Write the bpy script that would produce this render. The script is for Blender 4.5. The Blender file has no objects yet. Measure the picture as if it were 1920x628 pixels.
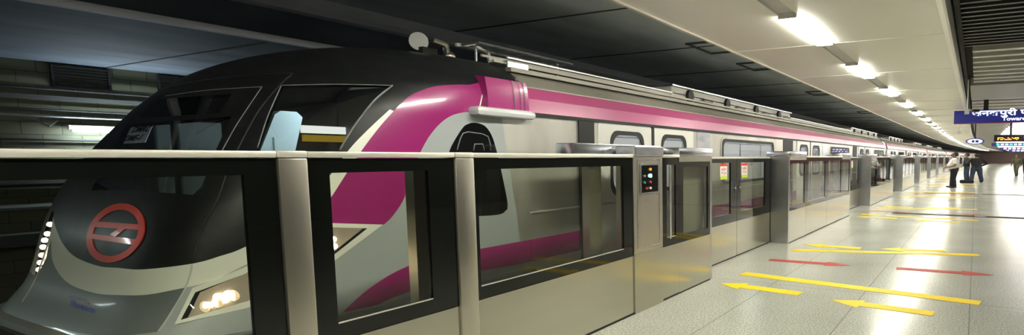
import bpy, bmesh, math, random
from mathutils import Vector, Matrix
from mathutils.bvhtree import BVHTree
from mathutils.geometry import delaunay_2d_cdt
random.seed(7)
scn = bpy.context.scene
COL = scn.collection
PI = math.pi

# ------------------------------------------------------------------ camera
F_PX, CX, CY, EYE = 1041.0, 1333.0, 386.77, 1.55
TH, PHI = math.radians(5.038), math.radians(25.435)
cam = bpy.data.cameras.new('camera')
cam.sensor_width = 36.0
cam.lens = 36.0 * F_PX / 1920
cam.shift_x = (960 - CX) / 1920
cam.shift_y = (CY - 314) / 1920
cam.clip_start = 0.05; cam.clip_end = 600
camo = bpy.data.objects.new('camera', cam); COL.objects.link(camo)
camo.location = (0, 0, EYE); camo.rotation_euler = (PI/2 - TH, 0, PHI)
scn.camera = camo
scn.view_settings.view_transform = 'Standard'; scn.view_settings.look = 'None'
scn.view_settings.gamma = 1.0; scn.view_settings.use_curve_mapping = False
scn.view_settings.exposure = 1.4
w = bpy.data.worlds.new('world'); scn.world = w; w.use_nodes = True
w.node_tree.nodes['Background'].inputs[0].default_value = (0.5, 0.6, 0.7, 1)
w.node_tree.nodes['Background'].inputs[1].default_value = 0.05
LAMP, HALL, TUBE, CABL, SALOON = 25.0, 7.0, 30.0, .65, 7.0

_f = Vector((-math.sin(PHI)*math.cos(TH), math.cos(PHI)*math.cos(TH), -math.sin(TH)))
_r = Vector((math.cos(PHI), math.sin(PHI), 0)); _u = _r.cross(_f)
EYEV = Vector((0, 0, EYE))
def ray(x, y): return (_f + _r*((x-CX)/F_PX) - _u*((y-CY)/F_PX)).normalized()
def atX(x, y, X): d = ray(x, y); return EYEV + d*(X/d.x)
def atY(x, y, Y): d = ray(x, y); return EYEV + d*(Y/d.y)
def atZ(x, y, Z): d = ray(x, y); return EYEV + d*((Z-EYE)/d.z)
def bend(y): return max(0.0, y-38)**2/2600.0     # the station curves gently to the right

# ------------------------------------------------------------------ materials
def mat(name, col, rough=.5, metal=0, emit=0, ecol=None, coat=0, spec=.5):
    m = bpy.data.materials.new(name); m.use_nodes = True
    b = m.node_tree.nodes['Principled BSDF']
    b.inputs['Base Color'].default_value = (*col, 1); b.inputs['Roughness'].default_value = rough
    b.inputs['Metallic'].default_value = metal; b.inputs['Coat Weight'].default_value = coat
    b.inputs['Coat Roughness'].default_value = .08
    b.inputs['Specular IOR Level'].default_value = spec
    if emit:
        b.inputs['Emission Color'].default_value = (*(ecol or col), 1); b.inputs['Emission Strength'].default_value = emit
    return m
def nd(m, t, **k):
    n = m.node_tree.nodes.new(t)
    for a, v in k.items(): setattr(n, a, v)
    return n
def lk(m, a, b): m.node_tree.links.new(a, b)
def coords(m, scale=(1, 1, 1)):
    tc = nd(m, 'ShaderNodeTexCoord'); mp = nd(m, 'ShaderNodeMapping'); mp.inputs['Scale'].default_value = scale
    lk(m, tc.outputs['Object'], mp.inputs['Vector']); return mp.outputs['Vector']
def noisy(m, c1, c2, scale=(1, 1, 1), nscale=5, detail=6, lo=.35, hi=.65, bump=0, rough=None):
    b = m.node_tree.nodes['Principled BSDF']
    n = nd(m, 'ShaderNodeTexNoise'); n.inputs['Scale'].default_value = nscale; n.inputs['Detail'].default_value = detail
    lk(m, coords(m, scale), n.inputs['Vector'])
    r = nd(m, 'ShaderNodeValToRGB'); r.color_ramp.elements[0].position = lo; r.color_ramp.elements[1].position = hi
    r.color_ramp.elements[0].color = (*c1, 1); r.color_ramp.elements[1].color = (*c2, 1)
    lk(m, n.outputs[0], r.inputs[0]); lk(m, r.outputs[0], b.inputs['Base Color'])
    if bump:
        bp = nd(m, 'ShaderNodeBump'); bp.inputs['Strength'].default_value = bump; bp.inputs['Distance'].default_value = .01
        lk(m, n.outputs[0], bp.inputs['Height']); lk(m, bp.outputs[0], b.inputs['Normal'])
    if rough:
        mr = nd(m, 'ShaderNodeMapRange'); mr.inputs[3].default_value = rough[0]; mr.inputs[4].default_value = rough[1]
        lk(m, n.outputs[0], mr.inputs[0]); lk(m, mr.outputs[0], b.inputs['Roughness'])
    return m
def glassmat(name, tint, gcol=(1, 1, 1), ior=1.5, rough=.0):
    m = bpy.data.materials.new(name); m.use_nodes = True; nt = m.node_tree
    nt.nodes.remove(nt.nodes['Principled BSDF'])
    t = nd(m, 'ShaderNodeBsdfTransparent'); t.inputs[0].default_value = (*tint, 1)
    g = nd(m, 'ShaderNodeBsdfGlossy'); g.inputs['Color'].default_value = (*gcol, 1); g.inputs['Roughness'].default_value = rough
    f = nd(m, 'ShaderNodeFresnel'); f.inputs[0].default_value = ior
    ge = nd(m, 'ShaderNodeNewGeometry'); iv = nd(m, 'ShaderNodeMath', operation='SUBTRACT'); iv.inputs[0].default_value = 1; lk(m, ge.outputs['Backfacing'], iv.inputs[1])
    ml = nd(m, 'ShaderNodeMath', operation='MULTIPLY'); lk(m, f.outputs[0], ml.inputs[0]); lk(m, iv.outputs[0], ml.inputs[1])
    mx = nd(m, 'ShaderNodeMixShader'); lk(m, ml.outputs[0], mx.inputs[0]); lk(m, t.outputs[0], mx.inputs[1]); lk(m, g.outputs[0], mx.inputs[2])
    lk(m, mx.outputs[0], nt.nodes['Material Output'].inputs[0]); return m

STEEL = noisy(mat('brushed_steel', (.5, .47, .42), .3, .85), (.52, .50, .41), (.54, .52, .43), (1, 1, 8), 1, 2, rough=(.2, .24))
STEELD = noisy(mat('dark_brushed_steel', (.3, .3, .3), .3, 1), (.46, .47, .49), (.49, .50, .52), (1, 1, 3), 1, 2, rough=(.24, .28))
POSTM = noisy(mat('satin_aluminium', (.55, .5, .42), .35, 1), (.58, .54, .46), (.60, .56, .48), (1, 1, 3), 1, 2)
RIM = mat('bright_aluminium', (.85, .82, .72), .35, .5)
CAPM = noisy(mat('pale_steel', (.6, .62, .65), .25, 1), (.55, .57, .6), (.75, .77, .8), (2, 1, 3), 4, 4)
FRIT = mat('black_glass_border', (.004, .005, .004), .05, 0, spec=.6)
GLASS = glassmat('screen_glass', (.84, .86, .80), ior=1.6)
BODYSTEEL = noisy(mat('train_stainless', (.5, .48, .44), .3, .55), (.52, .50, .45), (.70, .68, .62), (1, 1, .3), 2.2, 5, rough=(.25, .42))
ROOFM = noisy(mat('dusty_roof_metal', (.3, .28, .24), .5, .3), (.26, .25, .21), (.36, .34, .29), (1, .3, 1), 2, 4)
RAILM = mat('cream_rail_paint', (.50, .47, .41), .5)
PANELW = mat('white_door_paint', (.78, .77, .72), .35, 0, coat=.3)
GREYP = mat('pale_grey_gloss_paint', (.42, .45, .46), .28, 0, coat=.5)
GREYP_SHADED = mat('shaded_grey_gloss_paint', (.16, .18, .19), .4, 0, coat=.15)  # the nose grey again, with the dimmer light at the front put into its colour
WHITEP = mat('cream_gloss_paint', (.90, .90, .80), .3, 0, coat=.6)
PINK = mat('magenta_gloss_paint', (.36, .022, .17), .25, 0, coat=.8)
PINKB = noisy(mat('magenta_band_paint', (.5, .05, .24), .35, 0, coat=.5), (.38, .03, .16), (.48, .06, .22), (1, .3, 1), 1.2, 2)
BLACKP = noisy(mat('black_gloss_shell', (.012, .013, .014), .3, 0, spec=.3), (.008, .009, .010), (.020, .021, .022), (1, 1, 1), 9, 8, .5, .8, rough=(.26, .5))
BLACKG = mat('black_glass', (.006, .006, .007), .05, 0, coat=.5)
WINDG = glassmat('tinted_windshield', (.42, .46, .46), ior=1.5)
WINDD = glassmat('dark_display_glass', (.16, .18, .20), ior=1.5)
SAL = glassmat('saloon_glass', (.75, .8, .85), ior=1.5)
LENS = glassmat('headlight_lens', (.85, .82, .75), ior=1.4)
RUB = mat('black_rubber', (.012, .012, .012), .6)
DARK = mat('dark_underframe', (.02, .021, .022), .7)
MARKW = mat('lamp_housing_white', (.75, .74, .70), .4)
GROOVE = mat('pale_sealant', (.22, .23, .23), .5)
REDE = mat('emblem_red', (.80, .04, .015), .35, coat=.4)
BLUET = mat('lettering_blue', (.015, .03, .40), .4)
REDT = mat('accent_red', (.5, .05, .02), .4)
CEILW = noisy(mat('soffit_panel_paint', (.62, .60, .54), .35), (.80, .80, .72), (.86, .86, .78), (.3, .3, 1), 1, 2)
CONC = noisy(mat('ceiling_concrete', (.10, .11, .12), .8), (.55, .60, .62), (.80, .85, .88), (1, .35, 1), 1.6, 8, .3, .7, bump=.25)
CONCL = noisy(mat('beam_concrete', (.2, .2, .21), .7), (.80, .82, .86), (.92, .93, .95), (.5, .2, 1), 2, 5)
PLAT_SIDE = mat('platform_edge_concrete', (.12, .12, .12), .8)
PIT = noisy(mat('track_bed', (.05, .05, .05), .9), (.03, .03, .03), (.09, .09, .085), (1, 1, 1), 7, 6, bump=.6)
BAF = mat('dark_baffle_metal', (.07, .07, .068), .45, .3)
BAFB = mat('dark_ceiling_void', (.012, .013, .014), .8)
BARL = mat('pale_louvre_metal', (.72, .70, .64), .35)
BEAMP = mat('grey_bulkhead_panel', (.38, .37, .34), .45)
YEL = mat('yellow_floor_paint', (.95, .66, .015), .55, spec=.25)
REDF = mat('red_floor_paint', (.50, .06, .045), .55, spec=.25)
SIGNB = mat('sign_blue', (.012, .02, .16), .35, emit=.15, ecol=(.02, .03, .25))
SIGNW = mat('sign_white_lettering', (.8, .82, .9), .4, emit=.6, ecol=(.8, .85, 1))
SIGNR = mat('sign_red_line', (.35, .02, .05), .4)
LEDO = mat('led_orange', (1, .25, .02), .5, emit=5, ecol=(1, .25, .02))
LEDR = mat('led_red', (1, .03, .03), .5, emit=5, ecol=(1, .05, .05))
LEDG = mat('led_green', (.05, 1, .4), .5, emit=5, ecol=(.1, 1, .6))
LEDY = mat('button_amber', (.7, .25, .01), .4, emit=.35, ecol=(1, .35, .02))
BTNR = mat('button_red', (.45, .02, .02), .4)
BTNG = mat('button_green_lit', (.2, 1, .6), .4, emit=9, ecol=(.25, 1, .65))
LAMPM = mat('lamp_diffuser', (1, 1, 1), .4, emit=LAMP, ecol=(1, .985, .855))
HALLM = mat('hall_lamp_diffuser', (1, 1, 1), .4, emit=HALL, ecol=(1, .98, .88))
HALLF = mat('far_hall_diffuser', (1, 1, 1), .4, emit=HALL*.65, ecol=(1, .97, .9))
TUBEM = mat('tube_lamp', (1, 1, 1), .4, emit=TUBE, ecol=(.75, .88, 1))
SALM = mat('saloon_light', (1, 1, 1), .4, emit=SALOON, ecol=(.9, .93, 1))
CABM = mat('cab_light', (1, 1, 1), .4, emit=CABL, ecol=(1, .97, .9))
HEADM = mat('headlight_led', (1, 1, 1), .4, emit=16, ecol=(1, .82, .6))
REFL = mat('headlight_reflector', (.75, .66, .52), .35, 1, emit=.0)

def floor_material():
    m = mat('polished_granite', (.5, .5, .46), .12, spec=.2); b = m.node_tree.nodes['Principled BSDF']
    v = coords(m)
    n = nd(m, 'ShaderNodeTexNoise'); n.inputs['Scale'].default_value = 55; n.inputs['Detail'].default_value = 6
    lk(m, v, n.inputs['Vector'])
    r = nd(m, 'ShaderNodeValToRGB'); r.color_ramp.elements[0].position = .3; r.color_ramp.elements[1].position = .7
    r.color_ramp.elements[0].color = (.27, .27, .235, 1); r.color_ramp.elements[1].color = (.64, .64, .565, 1)
    lk(m, n.outputs[0], r.inputs[0])
    n2 = nd(m, 'ShaderNodeTexNoise'); n2.inputs['Scale'].default_value = .9; n2.inputs['Detail'].default_value = 3
    lk(m, v, n2.inputs['Vector'])
    mr = nd(m, 'ShaderNodeMapRange'); mr.inputs[3].default_value = .78; mr.inputs[4].default_value = 1.12
    lk(m, n2.outputs[0], mr.inputs[0])
    mx = nd(m, 'ShaderNodeMixRGB', blend_type='MULTIPLY'); mx.inputs[0].default_value = 1
    lk(m, r.outputs[0], mx.inputs[1]); lk(m, mr.outputs[0], mx.inputs[2])
    br = nd(m, 'ShaderNodeTexBrick'); br.offset = 0; br.squash = 1
    br.inputs['Scale'].default_value = 1; br.inputs['Brick Width'].default_value = 1.1; br.inputs['Row Height'].default_value = 3.2
    br.inputs['Mortar Size'].default_value = .006; br.inputs['Mortar Smooth'].default_value = .2
    br.inputs['Color1'].default_value = (1, 1, 1, 1); br.inputs['Color2'].default_value = (.96, .965, .96, 1); br.inputs['Mortar'].default_value = (.6, .58, .54, 1)
    lk(m, v, br.inputs['Vector'])
    m2 = nd(m, 'ShaderNodeMixRGB', blend_type='MULTIPLY'); m2.inputs[0].default_value = 1
    lk(m, mx.outputs[0], m2.inputs[1]); lk(m, br.outputs['Color'], m2.inputs[2]); lk(m, m2.outputs[0], b.inputs['Base Color'])
    r2 = nd(m, 'ShaderNodeMapRange'); r2.inputs[3].default_value = .14; r2.inputs[4].default_value = .3
    lk(m, n2.outputs[0], r2.inputs[0]); lk(m, r2.outputs[0], b.inputs['Roughness'])
    bp = nd(m, 'ShaderNodeBump'); bp.inputs['Strength'].default_value = .05; bp.inputs['Distance'].default_value = .004
    lk(m, n2.outputs[0], bp.inputs['Height']); lk(m, bp.outputs[0], b.inputs['Normal'])
    return m
FLOORM = floor_material()
def block_material():
    m = mat('painted_blockwork', (.3, .3, .2), .8); b = m.node_tree.nodes['Principled BSDF']
    tc = nd(m, 'ShaderNodeTexCoord'); sp = nd(m, 'ShaderNodeSeparateXYZ'); cb = nd(m, 'ShaderNodeCombineXYZ')
    lk(m, tc.outputs['Object'], sp.inputs[0]); lk(m, sp.outputs[1], cb.inputs[0]); lk(m, sp.outputs[2], cb.inputs[1])
    br = nd(m, 'ShaderNodeTexBrick'); br.inputs['Scale'].default_value = 1; br.inputs['Brick Width'].default_value = .42; br.inputs['Row Height'].default_value = .19
    br.inputs['Mortar Size'].default_value = .006
    br.inputs['Color1'].default_value = (.10, .11, .065, 1); br.inputs['Color2'].default_value = (.13, .13, .075, 1); br.inputs['Mortar'].default_value = (.045, .05, .035, 1)
    lk(m, cb.outputs[0], br.inputs['Vector']); lk(m, br.outputs['Color'], b.inputs['Base Color'])
    bp = nd(m, 'ShaderNodeBump'); bp.inputs['Strength'].default_value = .4; bp.inputs['Distance'].default_value = .01; bp.invert = True
    lk(m, br.outputs['Fac'], bp.inputs['Height']); lk(m, bp.outputs[0], b.inputs['Normal'])
    return m
BLOCK = block_material()
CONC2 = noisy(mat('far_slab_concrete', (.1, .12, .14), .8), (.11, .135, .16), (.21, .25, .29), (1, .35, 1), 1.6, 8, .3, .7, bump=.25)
LEDGE = mat('dark_ledge', (.09, .095, .09), .7)

# ------------------------------------------------------------------ mesh helpers
class MB:
    def __init__(s): s.v = []; s.f = []; s.mi = []
    def add(s, vs, fs, mi=0):
        o = len(s.v); s.v += [tuple(p) for p in vs]; s.f += [tuple(i+o for i in f) for f in fs]; s.mi += [mi]*len(fs); return s
    def box(s, x0, x1, y0, y1, z0, z1, mi=0, step=None, bev=0):
        if step and y1-y0 > step:
            n = int(math.ceil((y1-y0)/step)); return s.extr([(x0, z0), (x1, z0), (x1, z1), (x0, z1)], [y0+(y1-y0)*i/n for i in range(n+1)], mi)
        if bev:
            bm = bmesh.new(); bmesh.ops.create_cube(bm, size=1)
            for v in bm.verts: v.co = Vector(((x0+x1)/2+v.co.x*(x1-x0), (y0+y1)/2+v.co.y*(y1-y0), (z0+z1)/2+v.co.z*(z1-z0)))
            bmesh.ops.bevel(bm, geom=bm.edges[:], offset=bev, segments=2, affect='EDGES', profile=.5)
            bm.verts.index_update(); s.add([v.co.copy() for v in bm.verts], [[v.index for v in f.verts] for f in bm.faces], mi); bm.free(); return s
        vs = [(x, y, z) for z in (z0, z1) for y in (y0, y1) for x in (x0, x1)]
        return s.add(vs, [(0, 2, 3, 1), (4, 5, 7, 6), (0, 1, 5, 4), (2, 6, 7, 3), (0, 4, 6, 2), (1, 3, 7, 5)], mi)
    def extr(s, prof, ys, mi=0, cap=True):            # closed profile in x,z swept along y
        n = len(prof); vs = [(p[0], y, p[1]) for y in ys for p in prof]; fs = []
        for k in range(len(ys)-1):
            for i in range(n):
                j = (i+1) % n; fs.append((k*n+i, (k+1)*n+i, (k+1)*n+j, k*n+j))
        if cap: fs.append(tuple(range(n))); fs.append(tuple((len(ys)-1)*n+i for i in reversed(range(n))))
        return s.add(vs, fs, mi)
    def tube(s, pts, r, n=8, mi=0, r1=None):
        pts = [Vector(p) for p in pts]; vs = []; fs = []
        for k, p in enumerate(pts):
            t = (pts[min(k+1, len(pts)-1)]-pts[max(k-1, 0)]).normalized()
            a = t.cross(Vector((0, 0, 1)));
            if a.length < .05: a = t.cross(Vector((1, 0, 0)))
            a.normalize(); b = t.cross(a); rr = r if r1 is None else r+(r1-r)*k/(len(pts)-1)
            vs += [p+(a*math.cos(2*PI*i/n)+b*math.sin(2*PI*i/n))*rr for i in range(n)]
        for k in range(len(pts)-1):
            for i in range(n): fs.append((k*n+i, k*n+(i+1) % n, (k+1)*n+(i+1) % n, (k+1)*n+i))
        fs += [tuple(reversed(range(n))), tuple((len(pts)-1)*n+i for i in range(n))]
        return s.add(vs, fs, mi)
    def ball(s, c, rx, ry, rz, mi=0, seg=12, rings=8):
        vs = []; fs = []
        for i in range(rings+1):
            a = PI*i/rings
            for j in range(seg):
                b = 2*PI*j/seg; vs.append((c[0]+rx*math.sin(a)*math.cos(b), c[1]+ry*math.sin(a)*math.sin(b), c[2]+rz*math.cos(a)))
        for i in range(rings):
            for j in range(seg): fs.append((i*seg+j, (i+1)*seg+j, (i+1)*seg+(j+1) % seg, i*seg+(j+1) % seg))
        return s.add(vs, fs, mi)
    def ring(s, y0, y1, z0, z1, iy0, iy1, iz0, iz1, x0, x1, mi=0):     # rectangular frame standing in a y,z plane
        s.box(x0, x1, y0, y1, z0, iz0, mi); s.box(x0, x1, y0, y1, iz1, z1, mi)
        s.box(x0, x1, y0, iy0, iz0, iz1, mi); s.box(x0, x1, iy1, y1, iz0, iz1, mi); return s
    def build(s, name, m, parent=None, smooth=False, curve=True, origin=None):
        me = bpy.data.meshes.new(name)
        vs = [(x+bend(y), y, z) for x, y, z in s.v] if curve else s.v
        o = bpy.data.objects.new(name, me); COL.objects.link(o)
        if parent is not None:
            o.parent = parent; off = WLOC.get(parent.name, Vector((0, 0, 0))); WLOC[o.name] = off
            vs = [(x-off.x, y-off.y, z-off.z) for x, y, z in vs]
        elif origin is not None:
            o.location = origin; WLOC[o.name] = Vector(origin); vs = [(x-origin[0], y-origin[1], z-origin[2]) for x, y, z in vs]
        me.from_pydata(vs, [], s.f)
        ms = m if isinstance(m, (list, tuple)) else [m]
        for q in ms: me.materials.append(q)
        if len(ms) > 1: me.polygons.foreach_set('material_index', s.mi)
        bm = bmesh.new(); bm.from_mesh(me); bmesh.ops.remove_doubles(bm, verts=bm.verts, dist=1e-5); bmesh.ops.recalc_face_normals(bm, faces=bm.faces); bm.to_mesh(me); bm.free()
        if smooth:
            for p in me.polygons: p.use_smooth = True
            if smooth != 'all':
                try: me.set_sharp_from_angle(angle=math.radians(35))
                except Exception: pass
        me.update(); return o
WLOC = {}
def tag(o, label, cat, group=None, kind=None):
    o['label'] = label; o['category'] = cat
    if group: o['group'] = group
    if kind: o['kind'] = kind
    return o
def struct(o): o['kind'] = 'structure'; return o
def thing(name, loc, label, cat, group=None):
    o = bpy.data.objects.new(name, None); COL.objects.link(o); o.empty_display_size = .1
    L = Vector((loc[0]+bend(loc[1]), loc[1], loc[2])); o.location = L; WLOC[o.name] = L
    return tag(o, label, cat, group)
def text_mesh(body, size, m, name, parent, M, extrude=.002, bold=0, sx=1):
    cu = bpy.data.curves.new(name, 'FONT'); cu.body = body; cu.size = size; cu.extrude = extrude; cu.offset = bold
    cu.align_x = 'CENTER'; cu.align_y = 'CENTER'; cu.resolution_u = 3
    t = bpy.data.objects.new(name+'_tmp', cu); COL.objects.link(t)
    dg = bpy.context.evaluated_depsgraph_get(); me = bpy.data.meshes.new_from_object(t.evaluated_get(dg)); bpy.data.objects.remove(t)
    o = bpy.data.objects.new(name, me); COL.objects.link(o); me.materials.clear(); me.materials.append(m)
    off = WLOC.get(parent.name, Vector((0, 0, 0)))
    for v in me.vertices:
        v.co = (M @ Vector((v.co.x*sx, v.co.y, v.co.z))) - off
    o.parent = parent; return o

# ------------------------------------------------------------------ the station shell
Y0, Y1 = -6.0, 175.0
YS = [Y0+4*i for i in range(int((Y1-Y0)/4)+2)]
def strip(name, prof, m): return struct(MB().extr(prof, YS).build(name, m))
strip('floor', [(-3.5, 0), (9, 0), (9, -.3), (-3.5, -.3)], FLOORM)
strip('trim_1', [(-3.56, -.02), (-3.5, -.02), (-3.5, -1.1), (-3.56, -1.1)], PLAT_SIDE)
strip('floor_2', [(-13.2, -1.1), (-3.5, -1.1), (-3.5, -1.3), (-13.2, -1.3)], PIT)
strip('wall_left', [(-13.2, -1.1), (-13, -1.1), (-13, 3.2), (-13.2, 3.2)], BLOCK)
struct(MB().extr([(9, 0), (9.2, 0), (9.2, 3.8), (9, 3.8)], [Y0+4*i for i in range(9)]).build('wall_right', mat('hall_wall_panel', (.10, .10, .09), .4)))
struct(MB().extr([(9, 0), (9.2, 0), (9.2, 3.8), (9, 3.8)], [Y0+4*i for i in range(8, 47)]).build('wall_right_2', mat('pale_hall_wall', (.6, .55, .48), .4)))
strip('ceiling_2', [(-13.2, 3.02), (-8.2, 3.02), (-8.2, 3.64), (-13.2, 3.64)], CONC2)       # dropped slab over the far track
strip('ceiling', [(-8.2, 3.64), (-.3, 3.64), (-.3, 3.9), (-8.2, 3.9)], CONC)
strip('trim_2', [(-8.2, 3.44), (-8.0, 3.44), (-7.93, 3.5), (-7.93, 3.64), (-8.2, 3.64)], CONCL)
strip('trim_3', [(-8.2, 3.02), (-8.2, 3.10), (-8.12, 3.10), (-8.12, 3.02)], CONCL)
strip('ceiling_3', [(-.32, 3.52), (9.2, 3.52), (9.2, 3.9), (-.32, 3.9)], BAFB)
# seams across the concrete ceiling, small recess frames
sm = MB()
for i in range(34):
    y = -2+2.9*i; sm.box(-7.9, -3.4, y, y+.03, 3.628, 3.641)
for i in range(24):
    y = 1.2+2.9*i; sm.box(-12.9, -8.3, y, y+.04, 3.008, 3.021)
struct(sm.build('trim_4', LEDGE))
hv = MB()
for (x, y) in ((-4.9, 9.2), (-4.9, 11.6), (-5.0, 17.5), (-5, 26)):
    hv.ring(y, y+1.1, 0, 1, y+.06, y+1.04, .06, .94, 0, .03)
    n = len(hv.v)
    for k in range(n-32, n): q = hv.v[k]; hv.v[k] = (x+q[2]*.8, q[1], 3.61+q[0])
struct(hv.build('trim_5', LEDGE))
# white soffit with lamp channel
strip('ceiling_4', [(-3.27, 3.1), (-2.02, 3.1), (-2.02, 3.2), (-3.22, 3.2), (-3.22, 3.64), (-3.27, 3.64)], CEILW)
strip('ceiling_5', [(-1.82, 3.1), (-.42, 3.1), (-.36, 3.07), (-.33, 3.07), (-.33, 3.52), (-.38, 3.52), (-.38, 3.2), (-1.82, 3.2)], CEILW)
strip('trim_6', [(-2.04, 3.125), (-1.80, 3.125), (-1.80, 3.2), (-2.04, 3.2)], mat('lamp_channel', (.6, .6, .58), .4))
strip('trim_7', [(-3.30, 3.08), (-3.26, 3.08), (-3.26, 3.16), (-3.30, 3.16)], RIM)
jn = MB()
for i in range(-2, 34):
    y = 1.7+3.0*i
    for a, b in ((-3.24, -2.03), (-1.81, -.43)): jn.box(a, b, y, y+.012, 3.095, 3.101)
struct(jn.build('trim_8', mat('soffit_joint', (.80, .79, .75), .5)))
# end walls
struct(MB().box(-13.2, 14, Y1-1, Y1, -1.2, 3.9).build('wall_far', mat('far_wall', (.62, .45, .40), .6), curve=True))
struct(MB().box(-13.2, 9.2, Y0, Y0+.2, -1.2, 3.9).build('wall_back', mat('back_wall', (.08, .08, .075), .6)))
mb = MB().box(9-.02, 9.0, 40, 170, .9, 2.1, step=4); struct(mb.build('trim_9', mat('maroon_band', (.25, .04, .04), .4)))

# lamps in the soffit
lights = []
k = -3
for k in range(-3, 40):
    y = 6.0+3.5*k
    if y > 172: break
    big = thing('ceiling_light', (-1.92, y, 3.1),
        'bare white linear lamp set flush in the pale soffit above the platform screens', 'ceiling light', 'linear lamps along the soffit') if k < 0 else \
        thing('ceiling_light', (-1.92, y, 3.1), ('glowing linear lamp in the pale soffit, %s one counting away from the viewer' %
        ['nearest and largest', 'second', 'third', 'fourth', 'fifth', 'sixth', 'seventh', 'eighth'][k]) if k < 8 else
        'tiny far linear lamp in the curving end of the pale soffit', 'ceiling light', 'linear lamps along the soffit')
    MB().box(-2.02, -1.82, y+.01, y+1.64, 3.07, 3.12).build('diffuser', LAMPM, big)
    MB().box(-2.025, -1.815, y-.03, y+.01, 3.066, 3.125).build('end_cap', MARKW, big)
    MB().box(-2.025, -1.815, y+1.64, y+1.68, 3.066, 3.125).build('end_cap', MARKW, big)

# dark slatted ceiling, louvres, bulkhead on the concourse side
bf = MB(); y = -3.0
while y < 10.3: bf.box(-.28, 8.9, y, y+.07, 3.36, 3.5); y += .235
struct(bf.build('ceiling_6', BAF))
struct(MB().box(-.3, -.24, -5, 60, 3.3, 3.52, step=4).build('trim_10', DARK))
lv = thing('ceiling_louvre', (3, 12.5, 3.3), 'grille of pale metal bars crossing the dark ceiling on the concourse side', 'ceiling louvre')
for i in range(8):
    y = 10.5+.60*i; MB().box(-.12, 6.5, y, y+.17, 3.33, 3.47).build('louvre_bar', BARL, lv)
MB().box(.06, .14, 10.5, 15.0, 3.42, 3.5).build('carrier_rail', CAPM, lv)
struct(MB().box(-.2, 8.9, 15.2, 18.7, 3.3, 3.5).build('ceiling_7', BEAMP))
rr = MB()
for i in range(126): rr.box(-.2, 8.9, 19.2+1.2*i, 20.1+1.2*i, 3.38, 3.5)
struct(rr.build('ceiling_8', mat('concourse_panel', (.42, .41, .38), .4)))
for j, (x, ya, yb) in enumerate([(4.5, 11, 14.5), (2.6, 16, 18.3)]):
    h = thing('hall_light', (x, ya, 3.25), 'long white strip lamp under the dark concourse ceiling, right of the louvres', 'ceiling light', 'strip lamps over the concourse')
    MB().box(x-.12, x+.12, ya, yb, 3.17, 3.24).build('diffuser', HALLM, h); MB().box(x-.14, x+.14, ya, yb, 3.24, 3.295).build('lamp_housing', MARKW, h)
for j in range(42):
    y = 25+j*2.2 if j < 12 else 51.4+(j-12)*4
    h = thing('hall_light', (3.4, y, 3.3), 'white cross strip lamp in the distant concourse ceiling behind the hanging signs', 'ceiling light', 'cross lamps far down the concourse')
    MB().box(1.6, 7, y, y+.24, 3.24, 3.3).build('diffuser', HALLF, h)
    MB().box(1.58, 7.02, y-.03, y+.27, 3.3, 3.37).build('lamp_housing', MARKW, h)

# ------------------------------------------------------------------ tunnel wall fittings
for i, (y0, y1) in enumerate([(3.5, 4.16), (4.75, 5.45), (6.1, 6.8), (2.2, 2.85)]):
    t = thing('wall_vent', (-12.98, (y0+y1)/2, 2.6), ['dark louvred vent high on the block wall, in clear view left of the train',
        'dark louvred vent on the block wall, cut off by the train nose', 'dark louvred vent high on the tunnel wall behind the train', 'dark louvred vent high on the tunnel wall left of the frame'][i], 'vent')
    MB().ring(y0, y1, 2.64, 2.98, y0+.03, y1-.03, 2.67, 2.95, -13.0, -12.95).build('vent_frame', DARK, t)
    l = MB()
    for q in range(6): l.box(-12.99, -12.96, y0+.03, y1-.03, 2.68+.045*q, 2.70+.045*q)
    l.build('louvres', RUB, t)
PIPE = mat('conduit_metal', (.35, .36, .36), .4, .8); PIPED = mat('dark_cable', (.03, .03, .03), .5)
for z, r, m, nm, lb in ((2.60, .018, PIPED, 'pipe', 'thin dark pipe along the block wall just under the vents'), (2.18, .020, PIPE, 'pipe', 'bright conduit along the block wall above the tube lamp'),
        (2.28, .014, PIPED, 'cable', 'black cable along the block wall between the bright conduit and the vents'), (1.82, .016, PIPED, 'cable', 'black cable along the block wall under the tube lamp'),
        (1.15, .05, PIPED, 'cable_tray', 'dark cable tray low on the block wall seen through the screen'), (.80, .05, PIPE, 'pipe', 'grey pipe low on the block wall seen through the screen')):
    ys = [0+2*i for i in range(24)]
    tag(MB().tube([(-12.93, y, z) for y in ys], r, 8).build(nm, m, smooth=True), lb, nm.replace('_', ' '))
struct(MB().box(-13, -12.6, -5, 60, .25, .42, step=4).build('trim_11', LEDGE))
struct(MB().box(-13, -12.94, -5, 60, 2.44, 2.5, step=4).build('trim_12', LEDGE))
for i, y in enumerate([3.62, 13.6, 23.6, -2.5]):
    t = thing('tube_lamp', (-12.9, y, 1.97), 'bright bluish tube lamp bracketed to the block wall left of the train nose' if i == 0 else 'tube lamp bracketed to the tunnel wall behind the train', 'wall lamp', None if i == 0 else 'hidden tunnel tube lamps')
    MB().tube([(-12.75, y, 1.975), (-12.75, y+1.2, 1.975)], .03, 10).build('tube', TUBEM, t, smooth=True)
    MB().box(-12.86, -12.8, y-.03, y+1.23, 1.99, 2.05).build('lamp_body', MARKW, t)
    b = MB()
    for yy in (y+.1, y+1.1): b.tube([(-12.99, yy, 2.10), (-12.83, yy, 2.04)], .012, 6); b.tube([(-12.99, yy, 1.98), (-12.83, yy, 2.0)], .012, 6)
    b.build('bracket', PIPE, t)
b = MB()
for y in (3.28,): b.tube([(-12.97, y, 2.12), (-12.85, y+.12, 2.02), (-12.97, y+.24, 2.12)], .012, 6)
tag(b.build('cable_bracket', PIPE), 'small v shaped metal bracket on the block wall beside the tube lamp', 'bracket')

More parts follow.
